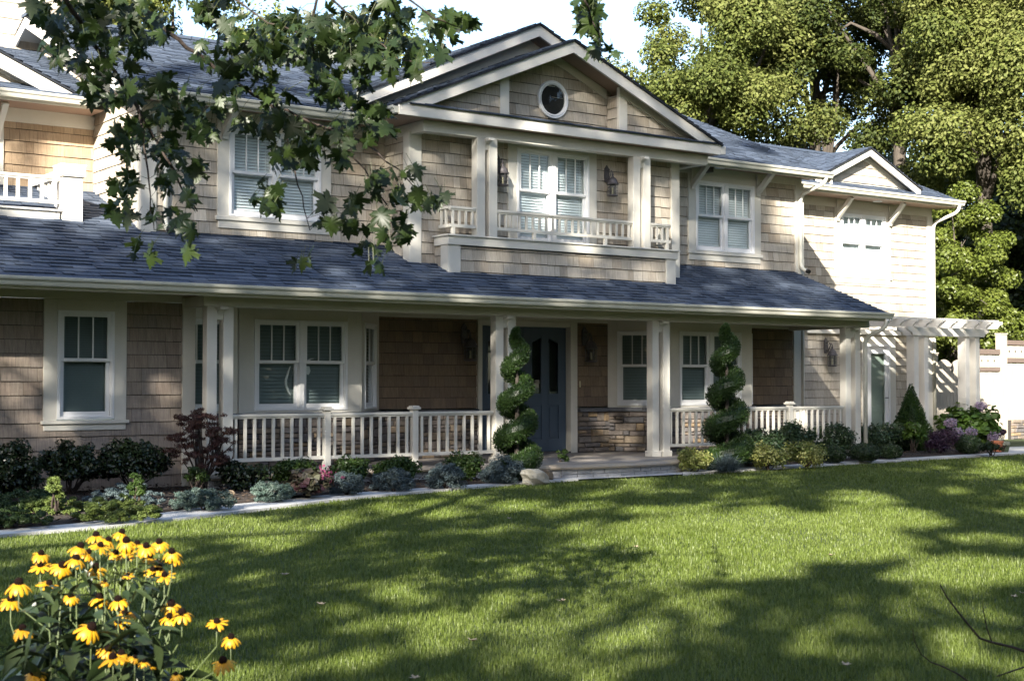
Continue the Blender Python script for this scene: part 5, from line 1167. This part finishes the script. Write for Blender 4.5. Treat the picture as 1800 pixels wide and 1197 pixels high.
def light(a, b):
    """how open the crowns are towards the sun for the ray (a, b)"""
    Xg = (a * SX * 0 + 0); det = SY * (SK * SY) + SX * (SK * SX)
    Xg = (a * SK * SY + SX * b) / det; Yg = (SY * b - a * SK * SX) / det
    lawn = Yg < 16.4
    Xw = (a + SX * 18.0) / SY; Zw = b - SK * (SX * Xw + SY * 18.0)
    P = np.where(lawn[:, None], np.stack([Xg, Yg, 0 * Xg], 1), np.stack([Xw, 0 * Xw + 18.0, Zw], 1))
    q = P - CO; z = np.maximum(q @ FW, .5); u = 900 + FPX * (q @ RT) / z; v = 598.5 - FPX * (q @ UP) / z
    f1, f2 = vnoise(a, b, .55, 1), vnoise(a, b, 1.3, 2); nz = .5 * f1 + .5 * f2
    lit = np.zeros(len(a))
    for tab, sel in ((LIT_LAWN, lawn), (LIT_HOUSE, ~lawn)):
        for (cu, cv, ru, rv, s) in tab:
            d = ((u - cu) / ru) ** 2 + ((v - cv) / (rv * 1.12)) ** 2 + (f1 - .5) * .65
            lit = np.maximum(lit, np.where(sel, s * np.clip((1.45 - d) / .6, 0, 1), 0))
    nat = np.clip((nz - .70) / .08, 0, 1)
    lit = np.maximum(lit, np.where(lawn, .75, .30) * nat); f3 = vnoise(a, b, .28, 4); lit = np.maximum(lit, np.where(lawn, .7, .45) * np.clip((f3 * .75 + f2 * .25 - .72) / .06, 0, 1))
    # leaves also cleared to let sun onto the right wing, left wing, main roof
    wing = (~lawn) & (a > -1.25); lit = np.where(wing, np.maximum(lit, np.clip((b - 17.1 - (f2 - .5) * .6 - 1.0 * (((a > 1.2) & (a < 1.8)) | ((a > 2.35) & (a < 3.0)))) / .4, 0, 1)), lit)
    lw = (~lawn) & (a < -9.15); lit = np.where(lw, np.maximum(lit, np.where((f1 * .6 + f2 * .4 < .62), 1.0, .25) * np.clip((b - 11.4) / .8, 0, 1)), lit)
    rf = (~lawn) & (Zw > 5.35) & (Xw < 11.5); lit = np.where(rf, np.maximum(lit, np.where(f1 * .5 + f2 * .5 < .60, .95, .2) * np.clip((Zw - 5.35 + (f2 - .5)) / .5, 0, 1)), lit)
    rr_ = (~lawn) & (Zw > 5.5) & (Xw > 16.0); lit = np.where(rr_, np.maximum(lit, np.where(f2 < .55, .9, .1)), lit)
    tl = (~lawn) & (Zw > 8.2); lit = np.where(tl, 1, lit)
    fl = (a > -2.7) & (a < -1.0) & (b > 1.75) & (b < 2.95); lit = np.where(fl, np.where(b > 2.25 + (f1 - .5) * .4, .8, .12), lit)
    return lit
def shade_crown(name, parent, a0, a1, b0, b1, w0, w1, dens, ln, seed):
    rg = np.random.default_rng(seed); n = int((a1 - a0) * (b1 - b0) * dens); a = rg.uniform(a0, a1, n); b = rg.uniform(b0, b1, n); w = rg.uniform(w0, w1, n)
    k = rg.random(n) < (1 - light(a, b)) ** 2.2; a, b, w = a[k], b[k], w[k]; n = len(a)
    C = E1 * a[:, None] + S_ * w[:, None]; C[:, 2] = b - SK * w
    k = C[:, 2] > 2.2; C = C[k]; n = len(C)
    V, F = leaf_quads(C, rg, ln, .75, .3, None, .15); return link(name, npmesh(name, V, F, L_shd, rg.random(n)), parent)
GS_ = 'big shade trees on the near side of the lawn'
def shade_tree(label, a0, a1, b0, b1, w0, w1, dens, ln, seed, tr, ta):
    x, y = (E1 * ta + S_ * ((w0 + w1) / 2))[:2]; zc = (b0 + b1) / 2 - SK * (w0 + w1) / 2
    t = thing('shade_tree', label, 'tree', (x, y, 0), GS_); shade_crown('crown', t, a0, a1, b0, b1, w0, w1, dens, ln, seed); rd = random.Random(seed); g = G(); f = Vector((x, y, zc - (b1 - b0) * .42))
    g.tube([(x, y, -.1), (x, y, f.z * .5), f, (x + .3, y, zc - 1)], [tr * 1.3, tr, tr * .9, tr * .3], 10)
    for i in range(9):
        p = E1 * rd.uniform(a0 + 1, a1 - 1) + S_ * rd.uniform(w0, w1); p[2] = rd.uniform(b0 + .5, b1 - .5) - SK * (w0 + w1) / 2; g.tube([f, f.lerp(Vector(p), .5) + Vector((0, 0, .5)), p], [tr * .4, tr * .2, .03], 6)
    g.build('trunk', M_bark, t, smooth=True); return t
shade_tree('tall shade tree behind the camera whose crown darkens the house front', -13.0, -4.6, 1.8, 22.0, -11.0, -6.0, 165, .30, 51, .45, -8.8)
shade_tree('broad shade tree behind the camera whose crown darkens the porch and front door', -4.6, 1.4, 1.2, 20.0, -12.5, -7.5, 165, .30, 52, .42, -10.2)
shade_tree('shade tree behind the camera whose crown dapples the right of the lawn', -.6, 7.5, 1.4, 18.6, -15.0, -10.0, 165, .30, 53, .42, 8.6)

# ------------------------------------------------------------------ the maple whose branches hang into the view
MP = thing('maple_tree', 'maple tree with big lobed leaves on branches hanging down across the upper left', 'tree', (-2.6, 3.4, 0))
half = [(0, 0), (.07, -.05), (.17, -.12), (.36, -.13), (.29, -.01), (.38, .06), (.20, .13), (.40, .16), (.50, .22), (.70, .25), (.585, .36), (.63, .50), (.46, .44), (.235, .40), (.34, .53), (.235, .58), (.28, .72), (.13, .70), (.085, .86)]
outl = half + [(0, 1.02)] + [(-x, y) for x, y in half[:0:-1]]
LT = np.array([(0, .30)] + outl); nl = len(LT); LTF = np.array([(0, 1 + i, 1 + (i + 1) % (nl - 1)) for i in range(nl - 1)])
LZ = -.30 * np.abs(LT[:, 0]) ** 1.3 - .22 * (LT[:, 1] - .3) ** 2 + np.where(np.arange(nl) % 2 == 0, .02, -.015) * (np.arange(nl) > 0)
BR = [
    [(70, -420, 4.9), (115, 0, 5.2), (150, 55, 5.3), (190, 112, 5.35), (218, 152, 5.4), (247, 200, 5.45), (268, 240, 5.5), (300, 290, 5.5), (322, 335, 5.55), (347, 372, 5.6)],
    [(235, 165, 5.42), (252, 230, 5.4), (259, 300, 5.38), (263, 350, 5.36), (271, 405, 5.35)],
    [(110, -420, 5.5), (243, 3, 5.7), (285, 47, 5.7), (330, 83, 5.75), (380, 122, 5.8), (430, 157, 5.8), (482, 187, 5.85), (545, 212, 5.9), (592, 235, 5.9), (640, 300, 5.95), (680, 360, 6.0)],
    [(482, 187, 5.85), (503, 235, 5.8), (515, 285, 5.75), (530, 345, 5.7), (545, 405, 5.7)],
    [(560, 218, 5.9), (640, 250, 5.8), (700, 300, 5.75), (745, 345, 5.7)],
    [(420, -420, 4.9), (560, -20, 5.1), (610, 20, 5.2), (660, 70, 5.3), (700, 105, 5.3), (770, 110, 5.3)],
    [(500, -420, 4.6), (690, -20, 4.8), (760, 30, 4.9), (812, 50, 5.0)],
    [(560, -20, 5.1), (545, 60, 5.2), (560, 140, 5.3), (640, 215, 5.35)],
    [(940, -420, 4.7), (1030, 0, 4.9), (1042, 36, 5.0), (1056, 66, 5.0)],
    [(200, -420, 5.2), (400, -10, 5.3), (470, 40, 5.3), (540, 60, 5.3)]]
tw = G(); LV = []
for bi, br in enumerate(BR):
    p3 = [Vector(atD(u, v, d)) for u, v, d in br]; n = len(p3); r0 = (.0105 if bi in (0, 2) else .0055)
    # dense polyline
    dn = []
    for i in range(n - 1):
        for s in range(3): dn.append(p3[i].lerp(p3[i + 1], s / 3) + Vector((R.uniform(-.006, .006), 0, R.uniform(-.006, .006))))
    dn.append(p3[-1]); tw.tube(dn, [r0 * (1 - .78 * i / len(dn)) for i in range(len(dn))], 7)
    LV.append(dn)
bo = tw.build('branches', M_bark_d, MP, smooth=True)
CLU = [(92, 66, 34, 40, 9), (140, 95, 40, 40, 9), (115, 15, 66, 36, 26), (215, 40, 80, 48, 46), (190, 140, 48, 38, 17), (290, 170, 60, 42, 22), (255, 240, 52, 38, 18), (196, 232, 18, 16, 3), (215, 320, 30, 32, 7), (222, 365, 28, 18, 4), (320, 300, 46, 44, 14), (300, 380, 46, 26, 8), (252, 432, 26, 24, 3), (328, 440, 10, 12, 1), (440, 165, 64, 56, 24), (410, 90, 60, 46, 18), (480, 62, 64, 46, 28), (560, 62, 66, 52, 38), (645, 60, 56, 56, 32), (700, 100, 50, 36, 16), (600, 150, 54, 38, 16), (640, 205, 52, 46, 15), (560, 262, 56, 36, 12), (470, 340, 26, 34, 6), (600, 368, 46, 34, 7), (700, 315, 60, 36, 11), (762, 342, 34, 20, 5), (690, 395, 46, 34, 7), (640, 430, 28, 34, 4), (530, 452, 16, 18, 2), (662, 462, 10, 12, 1), (765, 60, 40, 34, 8), (800, 30, 32, 16, 5), (1032, 18, 24, 28, 9), (1046, 66, 16, 18, 4), (1082, 84, 10, 8, 1), (380, 20, 50, 30, 12), (345, 215, 46, 34, 10), (500, 250, 50, 44, 12), (20, 8, 10, 8, 0), (690, 20, 60, 30, 14)]
alld = [p for b_ in LV for p in b_]
rg = np.random.default_rng(77); LC = []; pet = G()
for (cu, cv, ru, rv, n) in CLU:
    for i in range(int(n * 2.1 + .3)):
        th = rg.random() * 2 * PI; q = math.sqrt(rg.random()); p = Vector(atD(cu + ru * q * math.cos(th), cv + rv * q * math.sin(th), rg.uniform(4.9, 6.2)))
        nb = min(alld, key=lambda x: (x - p).length_squared); LC.append((p, nb))
VV, TT = [], []
for p, nb in LC:
    s = rg.uniform(.048, .084) if rg.random() > .3 else rg.uniform(.034, .05)
    ax = Vector((rg.normal() * .45, rg.normal() * .45, -rg.uniform(.3, 1.0))).normalized(); nn = Vector(rg.normal(size=3)); nn = Vector((nn.x - .55, nn.y - .8, nn.z + .35)); nn = (nn - ax * nn.dot(ax)).normalized(); sd = ax.cross(nn)
    cz = rg.uniform(.3, 2.6); wv = rg.uniform(.85, 1.1)
    VV.append(np.array([tuple(p + (sd * (x * wv) + ax * y + nn * (z * cz)) * s) for (x, y), z in zip(LT, LZ)])); TT += [rg.random()] * len(LTF)
    dirp = (nb - p)
    if dirp.length < .16: pet.tube([p, p.lerp(nb, .5) + Vector((0, 0, .012)), nb], [.0011, .0010, .0010], 4, cap=False)
    else: pet.tube([p, p + (dirp.normalized() + Vector((0, 0, .6))).normalized() * .05], [.0011, .0009], 4, cap=False)
NL = len(VV); VV = np.concatenate(VV); FF = (np.arange(NL)[:, None, None] * nl + LTF[None]).reshape(-1, 3)
link('leaves', npmesh('leaves', VV, FF, L_map, TT), MP)
pet.build('petioles', mat('green_petiole', (.05, .06, .018), .5), MP)
g = G(); tb = Vector((-2.6, 3.4, 0)); g.tube([tb, tb + Vector((.05, 0, 1.6)), tb + Vector((.1, .05, 3.6)), tb + Vector((.1, 0, 6)), tb + Vector((0, .2, 9))], [.26, .2, .18, .14, .05], 12)
for br in [q for q in BR if q[0][1] < -300]:
    e = Vector(atD(*br[0])); s_ = tb + Vector((.1, .05, 3.4)); g.tube([s_, s_.lerp(e, .5) + Vector((0, 0, .5)), e], [.06, .03, .010], 7)
g.build('trunk', M_bark, MP, smooth=True)

# ------------------------------------------------------------------ rudbeckia clump close to the camera
M_pet = mat('golden_petal', (.62, .30, .01), .5, trans=.2, tone=[(.52, .245, .005), (.58, .30, .007), (.62, .35, .012)], var=.15, scale=30)
M_cone = mat('dark_brown_cone', (.014, .006, .004), .95, spec=.1, var=.4, scale=300, bump=.8, bscale=500)
L_rud = leafm('rudbeckia_leaf', [(.016, .028, .009), (.026, .043, .014), (.05, .07, .028)], trans=.22, rough=.4, var=.3, scale=12)
M_stem = mat('pale_green_stem', (.075, .10, .035), .55)
FB = atD(205, 1500, 3.65); FB = np.array([FB[0], FB[1], 0])
RU = thing('rudbeckia', 'clump of yellow daisy like flowers with dark cones at the near edge of the lawn', 'flowering plant', tuple(FB))
FLW = [(214, 933), (169, 938), (190, 946), (176, 956), (141, 958), (257, 957), (241, 953), (280, 950), (302, 967), (305, 974), (203, 969), (226, 967), (134, 979), (72, 970), (71, 991), (109, 991), (169, 994), (268, 999), (280, 996), (289, 1008), (33, 1022), (19, 1051), (86, 1023), (124, 1044), (175, 1047), (208, 1051), (220, 1074), (210, 1090), (160, 1100), (40, 1102), (225, 1007), (184, 1019), (301, 1058), (320, 1074), (298, 1081), (381, 1090), (406, 1117), (392, 1159), (199, 1153), (190, 1138), (213, 1146), (237, 1152), (253, 1160), (263, 1168), (309, 1182), (60, 1180), (262, 975), (155, 968), (222, 948)]
def flower_mesh(seed):
    rr = random.Random(seed); g = G(); n = rr.choice((11, 12, 13)); drop = rr.uniform(.25, .95)
    for i in range(n):
        an = 2 * PI * i / n + rr.uniform(-.1, .1); L_ = rr.uniform(.027, .034); dr = drop + rr.uniform(-.2, .25); d = Vector((math.cos(an), math.sin(an), 0)); s = Vector((-d.y, d.x, 0)); vs = []
        for k, (t, w) in enumerate(((0, .0022), (.3, .0042), (.65, .0049), (.9, .0034), (1.0, .0009))):
            c = d * (.006 + L_ * t * math.cos(dr * t)) + Vector((0, 0, -L_ * t * math.sin(dr * (.4 + .6 * t)))) + s * rr.uniform(-.0006, .0006); vs += [c - s * w + Vector((0, 0, -.0012)), c + Vector((0, 0, .0008)), c + s * w + Vector((0, 0, -.0012))]
        g.add(vs, [(3 * k + j, 3 * k + j + 1, 3 * k + j + 4, 3 * k + j + 3) for k in range(4) for j in (0, 1)], rr.random())
    me = bpy.data.meshes.new('flower'); me.from_pydata(g.v, [], g.f); me.materials.append(M_pet); a = me.attributes.new('tone', 'FLOAT', 'FACE'); a.data.foreach_set('value', g.t); me.polygons.foreach_set('use_smooth', [True] * len(g.f)); me.update(); return me
g = G(); g.lathe((0, 0, 0), [(.0085, -.004), (.0105, .002), (.0098, .008), (.006, .0125), (.001, .014)], 12); cm = bpy.data.meshes.new('cone'); cm.from_pydata(g.v, [], g.f); cm.materials.append(M_cone); cm.polygons.foreach_set('use_smooth', [True] * len(g.f)); cm.update()
fms = [flower_mesh(200 + i) for i in range(8)]
sg = G(); rr = random.Random(9)
for i, (u, v) in enumerate(FLW):
    dep = 3.35 + .55 * (1 - (v - 930) / 260) + rr.uniform(-.12, .12); p = Vector(atD(u, v + 3, dep)); o = bpy.data.objects.new('flower', fms[i % 8]); COL.objects.link(o); o.parent = RU; o.location = p - Vector(FB)
    big = 1.12 if u in (160, 33, 281) else rr.uniform(.78, 1.0)
    small = .55 if (u, v) in ((225, 1007), (184, 1019), (253, 1160), (263, 1168), (309, 1182), (237, 1152)) else 1
    o.scale = (big * small,) * 3; o.rotation_euler = (rr.uniform(.05, .55), rr.uniform(-.35, .35), 0); 
    c = bpy.data.objects.new('cone', cm); COL.objects.link(c); c.parent = o
    b = Vector(FB) + Vector((rr.uniform(-.16, .16), rr.uniform(-.14, .14), 0)); mid = b.lerp(p, .62) + Vector((rr.uniform(-.05, .05), rr.uniform(-.05, .05), .10))
    sg.tube([b, b.lerp(mid, .5) + Vector((0, 0, .04)), mid, p + Vector((0, 0, -.06)), p + Vector((0, 0, -.004))], [.0026, .0023, .002, .0016, .0014], 6)
sg.build('stems', M_stem, RU, smooth=True)
# leaves: broad ovate blades
def ovate(C, A, N, L_, W_, rg):
    n = len(C); A = unit(A); N = unit(N - A * (np.sum(N * A, 1, keepdims=True))); S = np.cross(A, N); ts = np.array([0, .2, .45, .72, 1.0]); ws = np.array([.05, .75, 1.0, .62, .0]); V = np.empty((n, 15, 3))
    for k, (t, w) in enumerate(zip(ts, ws)):
        c = C + A * L_ * t - UZ * (L_ * t * t * .35); V[:, 3 * k] = c - S * W_ * w * .5 + N * W_ * w * .12; V[:, 3 * k + 1] = c - N * W_ * .04; V[:, 3 * k + 2] = c + S * W_ * w * .5 + N * W_ * w * .12
    F = np.array([(3 * k + j, 3 * k + j + 1, 3 * k + j + 4, 3 * k + j + 3) for k in range(4) for j in (0, 1)]); return V.reshape(-1, 3), (np.arange(n)[:, None, None] * 15 + F[None]).reshape(-1, 4), 8
rg = np.random.default_rng(15); pts = []
for (cu, cv, ru, rv, n) in ((180, 1060, 120, 60, 80), (130, 1150, 130, 50, 70), (200, 1005, 95, 40, 60), (90, 1080, 60, 50, 30), (230, 1130, 60, 60, 26), (60, 1150, 60, 50, 16), (290, 1185, 40, 16, 6), (150, 1230, 150, 40, 30)):
    for i in range(n):
        th, q = rg.random() * 2 * PI, math.sqrt(rg.random()); pts.append(atD(cu + ru * q * math.cos(th), cv + rv * q * math.sin(th), rg.uniform(3.4, 3.95)))
C = np.array(pts); n = len(C); A = rand_dirs(n, rg) * np.array([1, 1, .45]) - np.array([0, 0, .15]); N = rand_dirs(n, rg) * .6 + UZ; low = np.clip((.98 - C[:, 2]) / .3, .25, 1.0)[:, None]
V, F, m8 = ovate(C, A, N,   .105 * low * rg.uniform(.7, 1.3, (n, 1)), .042 * low * rg.uniform(.8, 1.2, (n, 1)), rg); link('leaves', npmesh('leaves', V, F, L_rud, np.repeat(rg.random(n), 8), smooth=True), RU)

# ------------------------------------------------------------------ bare twigs at the lower right, fallen leaves on the lawn
tb = atD(1900, 1290, 5.6); tb = np.array([tb[0], tb[1], 0.0])
TW = thing('bare_twigs', 'thin bare brown twigs reaching into the lower right corner over the lawn', 'twigs', tuple(tb)); g = G()
def twig(px, d, r):
    p = [Vector(atD(u, v, d + .02 * i)) for i, (u, v) in enumerate(px)]; g.tube(p, [r * (.35 + .65 * i / (len(p) - 1)) for i in range(len(p))], 6)
twig([(1653, 1028), (1665, 1050), (1692, 1085), (1722, 1121), (1742, 1128), (1780, 1137), (1806, 1146), (1860, 1180), (1900, 1290)], 5.4, .007)
twig([(1727, 1055), (1729, 1075), (1735, 1105), (1744, 1128)], 5.44, .003)
twig([(1604, 1104), (1608, 1128), (1620, 1150), (1636, 1163), (1660, 1172), (1684, 1184), (1760, 1240), (1900, 1290)], 5.4, .004)
twig([(1752, 1188), (1800, 1172), (1850, 1190), (1900, 1290)], 5.4, .006)
twig([(1785, 1107), (1800, 1100), (1860, 1130), (1900, 1290)], 5.4, .003)
g.build('twigs', M_bark_d, TW, smooth=True)
M_dry = mat('dry_leaf', (.42, .33, .22), .8, var=.35, scale=40)
for i, (u, v) in enumerate(((828, 1126), (992, 1056), (1462, 976), (735, 1191), (898, 911), (1115, 961), (1797, 1043), (568, 1061), (1493, 1168), (500, 1009), (1778, 1048))):
    p = atZ(u, v, .045); rr = random.Random(i); g = G(); s = .05; an = rr.uniform(0, 6); vs = []
    for k in range(1, nl): x, y = LT[k]; vs.append((p[0] + s * (x * math.cos(an) - y * math.sin(an)), p[1] + s * (x * math.sin(an) + y * math.cos(an)), p[2] + s * (.5 * x * x + .3 * abs(y - .4))))
    g.add(vs + [(p[0] - s * .3 * math.sin(an), p[1] + s * .3 * math.cos(an), p[2] - .004)], [(k, (k + 1) % (nl - 1), nl - 1) for k in range(nl - 1)]); tag(g.build('fallen_leaf', M_dry), 'small dry curled leaf lying on the lawn grass', 'fallen leaf', 'dry leaves fallen on the lawn')

# ------------------------------------------------------------------ unseen woods added behind the camera to darken window reflections and the porch
rg = np.random.default_rng(91); cl = []
for i in range(420):
    an = math.radians(rg.uniform(165, 385)); rad = rg.uniform(40, 50); hh = (9 if abs(an - 3.86) < .6 else 14 if an < 4.6 else 25) + 3 * math.sin(an * 7) + rg.uniform(-2, 2)
    for k in range(4 if an < 4.6 else 6): cl.append((8 + rad * math.cos(an), 8 + rad * math.sin(an), rg.uniform(.5, max(hh, 3)), rg.uniform(1.5, 2.6)))
C, D, k = clump_points(cl, 120000, rg, 2.4, .8)
V, F = leaf_quads(C, rg, 1.0, .7, .3, D); tag(link('woodland', npmesh('woodland', V, F, L_oakd, rg.random(len(C)))), kind='stuff')
